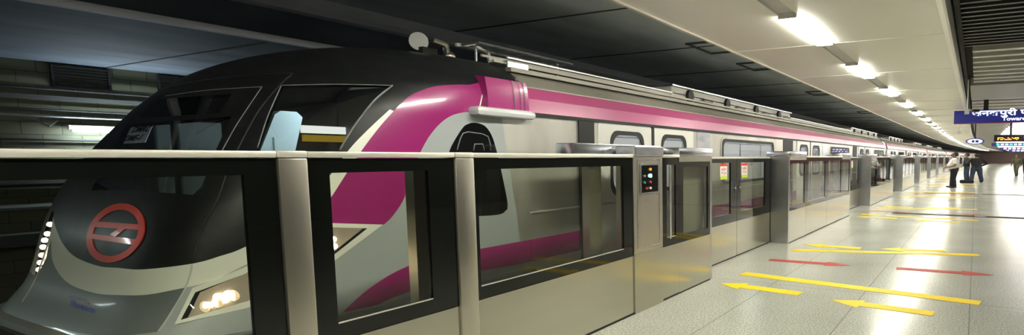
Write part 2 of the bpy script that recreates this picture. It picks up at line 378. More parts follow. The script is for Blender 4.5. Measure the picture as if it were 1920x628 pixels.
# ------------------------------------------------------------------ train
C, HW, YB = -5.25, 1.45, 4.0
def lerp(tab, x):
    if x <= tab[0][0]: return tab[0][1]
    for (a, b), (c, d) in zip(tab, tab[1:]):
        if x <= c: return b+(d-b)*(x-a)/(c-a)
    return tab[-1][1]
def smooth_tab(tab, n=200):                       # monotone cubic resampling of a table
    xs = [p[0] for p in tab]; ys = [p[1] for p in tab]; N = len(tab)
    d = [(ys[i+1]-ys[i])/(xs[i+1]-xs[i]) for i in range(N-1)]
    m = [d[0]]+[0 if d[i-1]*d[i] <= 0 else 2*d[i-1]*d[i]/(d[i-1]+d[i]) for i in range(1, N-1)]+[d[-1]]
    out = []
    for k in range(n+1):
        x = xs[0]+(xs[-1]-xs[0])*k/n; i = max(j for j in range(N-1) if xs[j] <= x+1e-12); h = xs[i+1]-xs[i]; t = (x-xs[i])/h
        out.append((x, (2*t**3-3*t*t+1)*ys[i]+(t**3-2*t*t+t)*h*m[i]+(-2*t**3+3*t*t)*ys[i+1]+(t**3-t*t)*h*m[i+1]))
    return out
ZLO, ZTOP = .5, 2.55
HWT = smooth_tab([(.3, 1.45), (1.9, 1.45), (2.1, 1.43), (2.22, 1.385), (2.32, 1.28), (2.40, 1.12), (2.47, .88), (2.52, .55), (2.545, .22), (2.55, 0)], 500)
Y0T = smooth_tab([(.5, 1.27), (.7, 1.40), (1.08, 1.50), (1.45, 1.66), (1.75, 1.86), (2.0, 2.05), (2.2, 2.26), (2.35, 2.52), (2.45, 2.82), (2.52, 3.25), (2.55, 4.0)], 500)
NT = [(.5, 6), (1.3, 5.5), (1.9, 4.2), (2.3, 3.0), (2.55, 2.4)]; MT = [(.5, 3.5), (1.3, 3.2), (2.0, 2.8), (2.55, 2.2)]
def hwz(z): return lerp(HWT, z)
def surf(t, z):
    n, m, h, y0 = lerp(NT, z), lerp(MT, z), hwz(z), lerp(Y0T, z)
    c, s = math.cos(t), max(0, math.sin(t))
    return Vector((C+h*math.copysign(abs(c)**(2/n), c), YB-(YB-y0)*s**(2/m), z))
def inv(p):
    z = min(ZTOP-1e-4, max(ZLO, p.z)); n, m, h, y0 = lerp(NT, z), lerp(MT, z), max(1e-4, hwz(z)), lerp(Y0T, z)
    u = (p.x-C)/h; v = max(0, (YB-p.y)/(YB-y0))
    return (math.atan2(v**(m/2), math.copysign(abs(u)**(n/2), u)), z)
GT, GZ = 170, 110
zr = [ZLO+(ZTOP-ZLO)*(1-(1-i/GZ)**1.5) for i in range(GZ+1)]
def tcol(j): q = j/GT; return PI*q
gv = [surf(tcol(j), z) for z in zr for j in range(GT+1)]
gf = [(i*(GT+1)+j, i*(GT+1)+j+1, (i+1)*(GT+1)+j+1, (i+1)*(GT+1)+j) for i in range(GZ) for j in range(GT)]
bvh = BVHTree.FromPolygons(gv, gf)
def hit(px_, py_):
    d = ray(px_, py_); h = bvh.ray_cast(EYEV, d)
    if h[0] is not None: return h[0]
    best = None
    for i in range(220):
        p = EYEV+d*(2.5+.03*i); q = bvh.find_nearest(p)
        if q[0] is not None and (best is None or q[3] < best[0]): best = (q[3], q[0])
    return best[1]
def crom(pts, step=7.0, closed=False):
    out = []; N = len(pts); R = range(N if closed else N-1)
    g = lambda i: pts[i % N] if closed else pts[max(0, min(N-1, i))]
    for i in R:
        p0, p1, p2, p3 = g(i-1), g(i), g(i+1), g(i+2); n = max(1, int(math.hypot(p2[0]-p1[0], p2[1]-p1[1])/step))
        for k in range(n):
            t = k/n
            out.append(tuple(.5*(2*p1[a]+(p2[a]-p0[a])*t+(2*p0[a]-5*p1[a]+4*p2[a]-p3[a])*t*t+(3*p1[a]-p0[a]-3*p2[a]+p3[a])*t**3) for a in (0, 1)))
    if not closed: out.append(tuple(pts[-1]))
    return out
def dens(pts, step=7.0, closed=True):
    out = []; N = len(pts)
    for i in range(N if closed else N-1):
        a, b = pts[i], pts[(i+1) % N]; n = max(1, int(math.hypot(b[0]-a[0], b[1]-a[1])/step))
        out += [(a[0]+(b[0]-a[0])*k/n, a[1]+(b[1]-a[1])*k/n) for k in range(n)]
    if not closed: out.append(tuple(pts[-1]))
    return out
def P(pts): return [inv(hit(*p)) for p in pts]
# livery boundaries, laid onto the shell
black_edge = P(crom([(98, 398), (104, 425), (118, 457), (142, 482), (186, 499), (220, 502), (269, 505), (362, 494), (416, 479), (453, 466), (520, 431), (575, 385), (617, 331), (654, 281), (690, 243), (731, 205)]))
white_low = P(crom([(96, 450), (98, 487), (113, 516), (137, 536), (181, 550), (220, 553), (269, 553), (318, 545), (391, 528), (453, 500), (520, 466), (585, 418), (618, 374), (651, 323), (679, 281), (710, 240), (738, 208)]))
pink_out = P(crom([(738, 208), (755, 191), (773, 177), (810, 163), (846, 159), (880, 159)]))+[(0.12, 2.235), (0.0, 2.2)]
pink_in = [(0.0, 1.975)]+P(crom([(930, 206), (894, 208), (854, 214), (828, 229), (806, 254), (790, 282), (773, 321), (758, 371), (737, 404), (720, 421)]))
mir = lambda L: [(PI-t, z) for t, z in L]
def leftward(L, z_at):          # continue a boundary round the far side as the mirror of the near one
    t0 = L[0][0]; M = [q for q in mir(L) if q[0] > t0+.02]; M.sort(); return M[::-1]
bl = leftward(black_edge, 0); wl = leftward(white_low, 0)
R_black = [(PI, 3), (PI, 2.2)]+bl+black_edge+pink_out+[(0, 3)]
R_white = bl+black_edge+white_low[::-1]+wl[::-1]
R_pink = [q for q in white_low if q[0] < white_low[0][0] and q[1] > 0]
i0 = min(range(len(white_low)), key=lambda i: abs(white_low[i][0]-inv(hit(585, 418))[0])+abs(white_low[i][1]-inv(hit(585, 418))[1]))
R_pink = white_low[i0:]+pink_out+pink_in+P(dens([(720, 421), (612, 418), (585, 418)], closed=False))[:-1]
R_pink2 = mir(R_pink)
R_steel = [(0, 1.975)]+[inv(Vector((C+HW, 3.69+(1.87-z)*.16, z))) for z in (1.96, 1.8, 1.5, 1.2, .9, .7, .5)]+[(0, .5)]
R_mag = P(crom([(628, 600), (676, 554), (717, 524), (753, 504), (783, 493), (850, 477), (903, 466)]))+[(0, .77), (0, .56)]+P(crom([(903, 508), (800, 535), (700, 575), (640, 615)]))
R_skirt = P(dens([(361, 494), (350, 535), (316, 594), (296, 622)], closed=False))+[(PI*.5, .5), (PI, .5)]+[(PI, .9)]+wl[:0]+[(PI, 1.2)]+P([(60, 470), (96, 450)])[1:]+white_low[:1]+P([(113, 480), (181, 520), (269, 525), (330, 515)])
R_lens = P(dens([(340, 600), (367, 548), (458, 514), (540, 469), (618, 426), (688, 428), (625, 478), (545, 524), (463, 565)]))
R_frame = P(dens([(328, 609), (362, 540), (455, 503), (538, 458), (612, 418), (717, 421), (625, 490), (545, 535), (465, 577)]))
R_lens2 = P(dens([(97, 396), (90, 415), (81, 438), (73, 475), (65, 519), (70, 516), (87, 482), (94, 440), (101, 398)], 4))
R_ws = P(dens([(237, 234), (335, 226), (434, 218), (406, 279), (378, 350), (362, 365), (318, 362), (220, 355), (171, 357), (195, 310)]))
R_ds = P(dens([(290, 187), (360, 181), (434, 176), (411, 212), (330, 217), (252, 222)]))
R_sw = P(dens([(527, 160), (630, 158), (736, 160), (701, 190), (665, 235), (637, 281), (612, 318), (590, 345), (520, 352), (465, 350), (483, 277), (502, 218)]))
R_cw = P(crom([(843, 282), (865, 243), (876, 233), (890, 230), (909, 236), (922, 254), (931, 282), (939, 316), (952, 382), (948, 395), (937, 402), (899, 405), (850, 403), (836, 396), (833, 370), (837, 320)], 6, True))
regions = [('lens', R_lens), ('lens_far', R_lens2), ('frame', R_frame), ('ws', R_ws), ('ds', R_ds), ('sw', R_sw), ('cw', R_cw), ('pink', R_pink), ('pinkf', R_pink2),
           ('mag', R_mag), ('steel', R_steel), ('white', R_white), ('skirt', R_skirt), ('black', R_black)]
TS = 1.6
pts = [Vector((tcol(j)*TS, z)) for z in zr[::1] for j in range(0, GT+1)]
edges = []
B0 = [(0, ZLO), (PI, ZLO), (PI, ZTOP-1e-4), (0, ZTOP-1e-4)]
for _, R in regions:
    R[:] = [(min(PI, max(0, t)), z) for t, z in R]
    n0 = len(pts); pts += [Vector((t*TS, min(ZTOP-1e-4, z))) for t, z in R]
    edges += [(n0+i, n0+(i+1) % len(R)) for i in range(len(R))]
cv, ce, cf, *_o = delaunay_2d_cdt(pts, edges, [], 0, 1e-5)
def inside(R, x, y):
    r = False; n = len(R)
    for i in range(n):
        a, b = R[i], R[(i+1) % n]
        if (a[1] > y) != (b[1] > y) and x < (b[0]-a[0])*(y-a[1])/(b[1]-a[1])+a[0]: r = not r
    return r
BB = {k: (min(p[0] for p in R), max(p[0] for p in R), min(p[1] for p in R), max(p[1] for p in R)) for k, R in regions}
buckets = {}
for f in cf:
    x = sum(cv[i].x for i in f)/3/TS; y = sum(cv[i].y for i in f)/3; key = 'grey'
    for k_, R in regions:
        b = BB[k_]
        if b[0] <= x <= b[1] and b[2] <= y <= b[3] and inside(R, x, y): key = k_; break
    buckets.setdefault(key, []).append(f)
def surfn(t, z):
    e = 1e-3; t = min(PI-2*e, max(2*e, t)); z = min(ZTOP-.004, max(ZLO+e, z))
    n = (surf(t+e, z)-surf(t-e, z)).cross(surf(t, z+e)-surf(t, z-e))
    n.normalize(); p = surf(t, z)
    if n.dot(p-Vector((C, 3.6, 1.3))) < 0: n = -n
    return n
train = thing('metro_train', (C, 5, -1.1), 'silver metro train with black rounded nose and magenta band standing behind the platform screens', 'train')
def shell_part(key, name, m, off=0.0, lab=None):
    fs = buckets.get(key, [])
    if not fs: return None
    idx = {}; vs = []; ns = []
    for f in fs:
        for i in f:
            if i not in idx:
                idx[i] = len(vs); t, z = cv[i].x/TS, cv[i].y; n = surfn(t, z); vs.append(surf(t, z)+n*off-WLOC['metro_train']); ns.append(n)
    me = bpy.data.meshes.new(name); me.from_pydata(vs, [], [tuple(idx[i] for i in f) for f in fs]); me.materials.append(m)
    for p in me.polygons: p.use_smooth = True
    # faces outward
    p0 = me.polygons[len(me.polygons)//2]
    if p0.normal.dot(ns[p0.vertices[0]]) < 0: me.flip_normals()
    me.normals_split_custom_set_from_vertices(ns)
    o = bpy.data.objects.new(name, me); COL.objects.link(o); o.parent = train; WLOC[o.name] = WLOC['metro_train']
    if lab: o['label'] = lab
    return o
nose = shell_part('black', 'nose_shell', BLACKP, lab='black glossy nose and roof dome')
shell_part('grey', 'nose_skirt', GREYP, lab='grey painted lower nose and cab side')
shell_part('skirt', 'nose_apron', GREYP_SHADED, lab='shaded grey lower front of the nose')
shell_part('white', 'nose_stripe', WHITEP, lab='cream curved stripe under the black mask')
shell_part('pink', 'nose_band', PINK, lab='magenta band sweeping down the cab side')
shell_part('pinkf', 'nose_band', PINK, lab='magenta band on the far side of the cab')
shell_part('mag', 'lower_stripe', PINK, lab='magenta stripe low on the cab side')
shell_part('steel', 'side_panel', BODYSTEEL, lab='steel panel behind the cab')
shell_part('ws', 'windshield', WINDG, lab='main windshield pane')
shell_part('ds', 'display_window', WINDD, lab='dark upper pane over the windshield')
shell_part('sw', 'cab_window', WINDG, lab='large corner pane beside the windshield')
shell_part('cw', 'cab_side_window', BLACKG, lab='rounded black side window of the cab')
for k_ in ('pink', 'pinkf', 'grey', 'skirt', 'white', 'mag', 'steel', 'black'): shell_part(k_, 'cab_lining', RUB, -.03)
hf = shell_part('frame', 'headlight_frame', WHITEP, .006)
def lens(key):
    o = shell_part(key, 'headlight', LENS, 0, 'lit slanted headlight'); return o
hl = lens('lens'); hl2 = lens('lens_far')
for key, par, dz in (('lens', hl, -.05), ('lens_far', hl2, -.03)):
    r_ = shell_part(key, 'reflector', mat('dark_lamp_bowl', (.10, .09, .075), .3, .6, emit=1.6 if par is hl2 else .12, ecol=(1, .85, .65)), dz); r_.parent = par
def lamp_dots(par, ps, r, off=-.03):
    for q in ps:
        p = hit(*q); n = surfn(*inv(p)); c = p+n*off
        o = MB().ball(c, r, r, r).build('lamp', HEADM, par, smooth='all', curve=False)
lamp_dots(hl, [(385, 572), (402, 567), (420, 562), (437, 556), (425, 551), (405, 556), (628, 449), (630, 462)], .020)
rfl = MB()
for q, rx in (((400, 566), .075), ((434, 554), .07), ((375, 574), .055)):
    p = hit(*q); n = surfn(*inv(p)); c = p-n*.06; rfl.ball(c, rx, .02, .035)
rfl.build('reflector_bowl', mat('warm_lamp_glow', (.8, .65, .45), .4, emit=.35, ecol=(1, .78, .55)), hl, smooth='all', curve=False)
lamp_dots(hl2, [(77, 463), (80, 450), (72, 492), (75, 478), (70, 505), (85, 438), (90, 420)], .017, -.01)
def seam(pp, r, m, name='seam', parent=None, off=0.0):
    L = [hit(*p) for p in crom(pp, 9)]
    return MB().tube([p+surfn(*inv(p))*off for p in L], r, 6).build(name, m, parent or train, smooth='all', curve=False)
seam([(297, 168), (340, 158), (384, 150), (450, 143), (500, 139), (549, 138)], .008, RUB)
seam([(549, 138), (521, 163), (482, 212), (447, 277), (425, 325), (405, 380), (374, 440), (361, 494)], .006, RUB)
seam([(310, 180), (380, 170), (450, 165), (491, 163)], .0035, GROOVE); seam([(491, 163), (466, 200), (440, 240), (415, 285)], .0035, GROOVE)
seam([(483, 277), (502, 218), (527, 161)], .004, GROOVE); seam([(527, 160), (630, 158), (735, 160)], .0035, GROOVE); seam([(736, 160), (701, 190), (665, 235), (637, 281)], .006, GROOVE)
seam([(361, 496), (350, 535), (316, 594), (296, 622)], .005, mat('pale_seam', (.6, .6, .58), .4))
seam([(100, 420), (92, 450), (66, 525), (42, 566)], .005, mat('pale_seam_far', (.5, .5, .5), .4))
seam([(857, 281), (868, 250), (890, 249), (915, 256), (920, 282)], .005, GROOVE); seam([(888, 282), (890, 270), (905, 270), (908, 282)], .005, GROOVE)
seam([(640, 478), (690, 440), (712, 422)], .004, RUB)
seam([(898, 206), (904, 180), (908, 162)], .006, WHITEP); seam([(911, 205), (917, 180), (921, 160)], .006, WHITEP)
# emblem: ring, two bars and a slanted link, curved onto the nose
def decal(polys, name, m, parent, off=.006, step=5):
    mb = MB()
    for poly in polys:
        outer = dens(poly[0], step); allp = [Vector(p) for p in outer]; es = [(i, (i+1) % len(outer)) for i in range(len(outer))]
        inner = dens(poly[1], step) if len(poly) > 1 else []
        n0 = len(allp); allp += [Vector(p) for p in inner]; es += [(n0+i, n0+(i+1) % len(inner)) for i in range(len(inner))]
        v, e, f, *_ = delaunay_2d_cdt(allp, es, [], 1, 1e-4)
        keep = [q for q in f if not (inner and inside([tuple(p) for p in inner], sum(v[i].x for i in q)/len(q), sum(v[i].y for i in q)/len(q)))]
        top = []; bot = []
        for p in v: h = hit(p.x, p.y); n = surfn(*inv(h)); top.append(h+n*off); bot.append(h-n*.004)
        N = len(v); ec = {}
        for q in keep:
            for i in range(len(q)): a, b = q[i], q[(i+1) % len(q)]; ec[(a, b)] = 1
        side = [(a, b, b+N, a+N) for (a, b) in ec if (b, a) not in ec]
        mb.add(top+bot, [tuple(q) for q in keep]+[tuple(i+N for i in reversed(q)) for q in keep]+side)
    return mb.build(name, m, parent, curve=False)
ell = lambda rx, ry, n=56: [(218+rx*math.cos(2*PI*i/n), 437+ry*math.sin(2*PI*i/n)-rx*.24*math.cos(2*PI*i/n)) for i in range(n)]
emb = decal([[ell(54.5, 54), ell(43.5, 42)], [[(177, 415), (263, 421), (261, 431), (173, 425)]], [[(171, 438), (257, 449), (251, 459), (170, 447)]], [[(207, 440), (228, 426), (239, 427), (218, 444)]]], 'emblem', REDE, train, .005)
emb['label'] = 'red ring emblem with two bars and a slanted link'
def text_on_nose(body, c, dx, dy, size_px, name, m, bold=.0):
    cu = bpy.data.curves.new(name, 'FONT'); cu.body = body; cu.size = 1; cu.extrude = .0; cu.offset = bold; cu.align_x = 'CENTER'; cu.align_y = 'CENTER'; cu.resolution_u = 3
    t = bpy.data.objects.new('tmp', cu); COL.objects.link(t); dg = bpy.context.evaluated_depsgraph_get()
    me = bpy.data.meshes.new_from_object(t.evaluated_get(dg)); bpy.data.objects.remove(t); me.materials.clear(); me.materials.append(m)
    for v in me.vertices:
        q = (c[0]+v.co.x*size_px[0]+v.co.y*dx, c[1]-v.co.y*size_px[1]+v.co.x*dy); h = hit(*q); v.co = h+surfn(*inv(h))*.005-WLOC['metro_train']
    o = bpy.data.objects.new(name, me); COL.objects.link(o); o.parent = train; return o
text_on_nose('Rotem', (157, 576), 3, 5, (17, 17), 'lettering', BLUET, .03)
text_on_nose('HYUNDAI', (148, 560), 2, 1.8, (7, 7), 'lettering', BLUET, .02)
decal([[[(158, 567), (167, 568), (166, 571), (157, 570)]]], 'lettering_accent', REDT, train, .005, 3)
# bumper lip and underframe
def plan(z, grow, t): p = surf(t, z); n = surfn(t, z); n.z = 0; n.normalize(); return p+n*grow
bv = MB(); NTs = 90
rows = [(.5, 0.0, .5), (.5, .05, .495), (.5, .065, .46), (.5, .03, .40), (.5, -.12, .36)]
vs = [Vector((plan(a, g, PI*j/NTs).x, plan(a, g, PI*j/NTs).y, z)) for a, g, z in rows for j in range(NTs+1)]
bv.add(vs, [(i*(NTs+1)+j, i*(NTs+1)+j+1, (i+1)*(NTs+1)+j+1, (i+1)*(NTs+1)+j) for i in range(len(rows)-1) for j in range(NTs)])
bv.build('bumper', GREYP_SHADED, train, smooth=True, curve=False)
bv = MB(); rows = [(-.10, .40), (-.14, -.1), (-.3, -.7), (-.8, -.8)]
vs = [Vector((plan(.5, g, PI*j/NTs).x, plan(.5, g, PI*j/NTs).y, z)) for g, z in rows for j in range(NTs+1)]
bv.add(vs, [(i*(NTs+1)+j, i*(NTs+1)+j+1, (i+1)*(NTs+1)+j+1, (i+1)*(NTs+1)+j) for i in range(len(rows)-1) for j in range(NTs)])
bv.build('underframe', DARK, train, smooth=True, curve=False)
# cab interior
ci = thing
MB().box(C-1.35, C+1.35, 3.96, 3.99, .5, 2.3).build('cab_bulkhead', mat('bulkhead_grey', (.10, .10, .10), .6), train, curve=False)
MB().box(C-1.0, C+.95, 1.95, 2.4, 1.0, 1.22).build('driver_desk', mat('desk_grey', (.62, .66, .64), .5), train, curve=False)
SEATM = mat('pale_blue_locker', (.72, .88, .90), .5)
lk_ = MB().add([(-4.75, 2.26, 1.55), (-4.75, 2.50, 1.55), (-4.75, 2.58, 1.86), (-4.75, 2.54, 1.90), (-4.75, 2.43, 1.90), (-4.75, 2.39, 1.87),
    (-5.0, 2.26, 1.55), (-5.0, 2.50, 1.55), (-5.0, 2.58, 1.86), (-5.0, 2.54, 1.90), (-5.0, 2.43, 1.90), (-5.0, 2.39, 1.87)],
    [tuple(range(6)), tuple(reversed(range(6, 12)))]+[(i, (i+1) % 6, 6+(i+1) % 6, 6+i) for i in range(6)]).box(-4.752, -4.742, 2.37, 2.385, 1.6, 1.7).box(-5.0, -4.75, 2.24, 2.52, .9, 1.55, bev=.03)
lk_.build('driver_seat', SEATM, train, curve=False)
MB().box(-5.62, -5.58, 2.14, 2.42, 1.25, 1.83, bev=.01).box(-5.6, -5.56, 2.0, 2.09, 1.2, 1.80, bev=.01).build('cab_divider', mat('divider_grey', (.22, .26, .26), .6), train, curve=False)
MB().box(-6.5, -6.46, 3.5, 3.95, 1.81, 1.89).build('far_cab_window', CABM, train, curve=False)
MB().box(-6.48, -6.44, 3.5, 3.95, 1.72, 1.79).build('handrail', mat('yellow_rail', (.6, .38, .03), .4, emit=.25), train, curve=False)
MB().box(-4.62, -4.2, 2.72, 3.0, 2.18, 2.20).build('cab_lamp', mat('cab_ceiling_lamp', (1, 1, 1), .4, emit=20, ecol=(.85, .95, 1)), train, curve=False)
# notice inside the windshield
q = [hit(*p)+Vector((.0, .04, 0)) for p in ((232, 237), (272, 234), (257, 267), (217, 269))]
nt = MB().add(q+[p+Vector((0, .004, 0)) for p in q], [(0, 1, 2, 3), (7, 6, 5, 4), (0, 4, 5, 1), (1, 5, 6, 2), (2, 6, 7, 3), (3, 7, 4, 0)]).build('paper_notice', mat('notice_paper', (.85, .9, .9), .7, emit=.02), train, curve=False)
nt['label'] = 'white paper notice inside the windshield'
cen = sum(q, Vector())/4; ex = (q[1]-q[0]).normalized(); ey = (q[0]-q[3]).normalized(); en = ex.cross(ey).normalized(); ey = en.cross(ex)
for body, dv in (('DMRC', .045), ('DME-1', -.035)):
    M = Matrix.Translation(cen+ey*dv-Vector((0, .006, 0))) @ Matrix((ex, ey, en)).transposed().to_4x4()
    text_mesh(body, .075, RUB, 'notice_text', nt, M, .0005, .002, sx=1.3)

# carriages
prof_half = [(hwz(z), z) for z in (2.22, 2.32, 2.40, 2.47, 2.52, 2.548)]
def car_profile():
    R = [(HW, -.25), (HW, .5), (HW, 1.2), (HW, 1.97), (HW+.012, 1.97), (HW-.02, 2.10), (HW-.06, 2.2)]+prof_half[1:]
    Lf = [(-a, z) for a, z in reversed(R)]
    return [(C+a, z) for a, z in R]+[(C+a, z) for a, z in Lf]
SIDEX = C+HW
def rrect(y0, y1, z0, z1, r, n=5):
    out = []
    for cy, cz, a0 in ((y1-r, z1-r, 0), (y0+r, z1-r, 90), (y0+r, z0+r, 180), (y1-r, z0+r, 270)):
        for k in range(n+1): a = math.radians(a0+90*k/n); out.append((cy+r*math.cos(a), cz+r*math.sin(a)))
    return out
def slab(mb, poly, x0, x1, mi=0):
    N = len(poly); mb.add([(x0, y, z) for y, z in poly]+[(x1, y, z) for y, z in poly], [tuple(range(N)), tuple(reversed(range(N, 2*N)))]+[(i, (i+1) % N, N+(i+1) % N, N+i) for i in range(N)], mi)
def frame_slab(mb, o, i_, x0, x1):
    N = len(o)
    mb.add([(x0, y, z) for y, z in o]+[(x0, y, z) for y, z in i_]+[(x1, y, z) for y, z in o]+[(x1, y, z) for y, z in i_],
        [(k, (k+1) % N, N+(k+1) % N, N+k) for k in range(N)]+[(2*N+k, 3*N+k, 3*N+(k+1) % N, 2*N+(k+1) % N) for k in range(N)]+
        [(k, 2*N+k, 2*N+(k+1) % N, (k+1) % N) for k in range(N)]+[(N+k, N+(k+1) % N, 3*N+(k+1) % N, 3*N+k) for k in range(N)])
def side_wall(mb, y0, y1, holes, x0, x1, zlo=-.25, zhi=1.97):     # steel side with window openings
    cur = y0
    for a, b, z0, z1 in sorted(holes):
        mb.box(x0, x1, cur, a, zlo, zhi, step=4); mb.box(x0, x1, a, b, zlo, z0); mb.box(x0, x1, a, b, z1, zhi); cur = b
    mb.box(x0, x1, cur, y1, zlo, zhi, step=4)
def carriage(y0, y1, mods, far=False):
    body = MB()
    ys = [y0+(y1-y0)*i/max(1, int((y1-y0)/3)) for i in range(max(1, int((y1-y0)/3))+1)]
    # roof and band as open shells, walls with openings
    roof = [(C+a, z) for a, z in prof_half]+[(C-a, z) for a, z in reversed(prof_half)]
    roof2 = [(x, z-.05) for x, z in reversed(roof)]
    holes = []
    for m0 in mods:
        for a, b, z0, z1 in ((m0+.28, m0+1.0, 1.1, 1.86), (m0+1.42, m0+2.14, 1.1, 1.86), (m0+3.4, m0+6.0, 1.1, 1.86)):
            if b < y1-.1: holes.append((a, b, z0, z1))
    side_wall(body, y0, y1, holes, SIDEX-.06, SIDEX)
    body.box(C-HW, C-HW+.06, y0, y1, -.25, 2.2, step=4); body.box(C-HW, SIDEX, y0, y1, -.32, -.25, step=4)
    b = body.build('car_body', BODYSTEEL, train)
    MB().extr(roof+roof2, ys).build('car_roof', ROOFM, b)
    bd = MB().extr([(SIDEX-.06, 1.97), (SIDEX+.015, 1.97), (SIDEX-.018, 2.10), (SIDEX-.06, 2.2), (SIDEX-.09, 2.24), (SIDEX-.11, 2.22)], ys).build('colour_band', PINKB, b); bd['label'] = 'magenta band under the roof edge'
    MB().box(SIDEX, SIDEX+.004, y0, y1, .56, .77, step=4).build('lower_stripe', PINK, b)
    MB().box(SIDEX, SIDEX+.02, y0, y1, 1.935, 1.97, step=4).build('door_track', RUB, b)
    MB().box(SIDEX, SIDEX+.012, y0, y1, 1.02, 1.035, step=4).build('waist_rail', PANELW, b)
    for (a, c2, z0, z1) in holes:
        r = .14 if c2-a < 1 else .1
        o = rrect(a-.09, c2+.09, z0-.09, z1+.07 if z1+.07 < 1.93 else 1.93, r+.05) if c2-a < 1 else rrect(a-.04, c2+.04, z0-.04, z1+.03, r)
        i_ = rrect(a+.03, c2-.03, z0+.03, z1-.03, r)
        fr = MB(); frame_slab(fr, o, i_, SIDEX-.02, SIDEX+.010)
        f_ = fr.build('window_frame', PANELW if c2-a < 1 else BODYSTEEL, b)
        fr = MB(); frame_slab(fr, rrect(a, c2, z0, z1, r), rrect(a+.05, c2-.05, z0+.05, z1-.05, r), SIDEX+.004, SIDEX+.016); fr.build('gasket', RUB, f_)
        g = MB(); slab(g, rrect(a+.02, c2-.02, z0+.02, z1-.02, r), SIDEX-.014, SIDEX-.008); g.build('window_pane', SAL, f_)
    for m0 in mods:
        if m0+2.3 > y1: continue
        for a, c2 in ((m0+.06, m0+1.18), (m0+1.24, m0+2.36)):
            dm = MB(); o = rrect(a, c2, -.1, 1.94, .04); i_ = rrect(a+.2, c2-.2, 1.08, 1.88, .12); frame_slab(dm, o, i_, SIDEX, SIDEX+.012)
            d_ = dm.build('train_door', PANELW, b)
        MB().box(SIDEX, SIDEX+.02, m0+1.18, m0+1.24, -.1, 1.94).build('door_seal', RUB, b)
        MB().box(SIDEX, SIDEX+.006, m0+2.5, m0+2.95, .0, 1.93).build('side_panel', CAPM, b)
        if m0+6.7 < y1-.0: MB().box(SIDEX, SIDEX+.008, m0+6.65, m0+7.35, .0, 1.93).build('dark_panel', RUB, b)
    # saloon ceiling lamps and interior lining
    MB().box(C-.75, C-.65, y0+.5, y1-.5, 2.15, 2.18, step=4).box(C+.35, C+.45, y0+.5, y1-.5, 2.15, 2.18, step=4).build('saloon_lamp', SALM, b)
    MB().box(C-HW+.07, C-HW+.09, y0+.2, y1-.2, -.2, 2.1, step=4).build('interior_lining', mat('interior_beige', (.5, .45, .36), .5), b)
    # seat backs, grab rails
    g = MB()
    for yy in [y0+1+1.3*i for i in range(int((y1-y0-2)/1.3))]:
        g.tube([(C+.5, yy, -.2), (C+.5, yy, 2.1)], .016, 6); g.tube([(C+.5, yy, 1.85), (C+.5, yy+1.3, 1.85)], .016, 6)
    g.build('grab_rail', CAPM, b)
    return b
car1 = carriage(4.0, 26.6, [5.0, 12.6, 20.2-.0])
car2 = carriage(27.4, 50.0, [28.2, 35.8, 43.4])
for a in (50.8, 74.2, 97.6, 121.0): carriage(a, a+22.6, [a+.8, a+8.4, a+16])
for a in (26.6, 50.0, 73.4, 96.8, 120.2): MB().box(C-1.2, C+1.2, a, a+.8, -.2, 2.3).build('gangway_bellows', RUB, train)
MB().box(SIDEX+.006, SIDEX+.02, 4.72, 4.98, .0, 1.94).build('dark_panel', RUB, car1)
# roof gear of the first cars
def roof_gear(y):
    mb = MB().box(C+.18, C+1.02, y, y+6.0, 2.42, 2.64, bev=.02); o = mb.build('air_conditioner', mat('ac_casing', (.55, .53, .48), .45), train, smooth=True)
    for i in range(4):
        yy = y+.55+1.5*i; f = MB(); f.tube([(C+1.0, yy, 2.53), (C+1.07, yy, 2.53)], .10, 14); f.build('fan_port', RUB, o)
        f = MB().tube([(C+1.02, yy+.4, 2.5), (C+1.09, yy+.4, 2.5), (C+1.09, yy+.75, 2.5), (C+1.02, yy+.75, 2.5)], .02, 8); f.build('hose', CAPM, o, smooth=True)
    MB().box(C+.2, C+1.05, y-.02, y+6.02, 2.642, 2.66).build('roof_hatch', CAPM, o)
for y in (7.5, 21.0, 31.0, 44, 55, 67): roof_gear(y)
rl = MB()
for dx, z in ((1.07, 2.46), (1.13, 2.44), (.98, 2.50)): rl.box(C+dx, C+dx+.022, 3.9, 26.4, z, z+.022, step=4)
rl.build('roof_rail', RAILM, train)
MB().box(C+1.19, C+1.26, 4.0, 26.4, 2.36, 2.40, step=4).build('rain_gutter', ROOFM, train)
MB().box(C+1.0, C+1.02, 4.2, 26.4, 2.53, 2.545, step=4).build('roof_conduit', RIM, train)
rl = MB()
for y in (28, 50.5): 
    rl.box(C+1.0, C+1.04, y, y+21, 2.45, 2.48, step=4)
rl.build('roof_rail', RAILM, train)
# lattice frame, cable and lens shaped unit over the dome
rl = MB()
pts_ = [(C+.55, 4.0, 2.66), (C+.55, 5.4, 2.66), (C+.85, 5.4, 2.66), (C+.85, 4.0, 2.66)]
rl.tube(pts_+[pts_[0]], .012, 6)
for i in range(7): rl.tube([(C+.55, 4.1+.2*i, 2.66), (C+.85, 4.1+.2*i, 2.66)], .006, 5)
for yy in (4.1, 5.3): rl.tube([(C+.7, yy, 2.5), (C+.7, yy, 2.66)], .012, 6)
rl.build('roof_grid', PIPE, train)
u = MB(); c0 = atX(785, 77, C+.35); c1 = c0+Vector((-.05, .14, 0))
n_ = (EYEV-c0).normalized(); u.tube([c0+Vector((0, 0, -.005)), c0+n_*.03], .085, 20); dsc = u.build('roof_camera', MARKW, train, smooth=True, curve=False)
MB().box(c0.x-.1, c0.x+.08, c0.y-.02, c0.y+.14, c0.z-.13, c0.z-.06).tube([c0+Vector((0, .05, -.09)), Vector((c0.x, c0.y+.05, 2.5))], .03, 8).build('camera_base', RUB, dsc, curve=False)
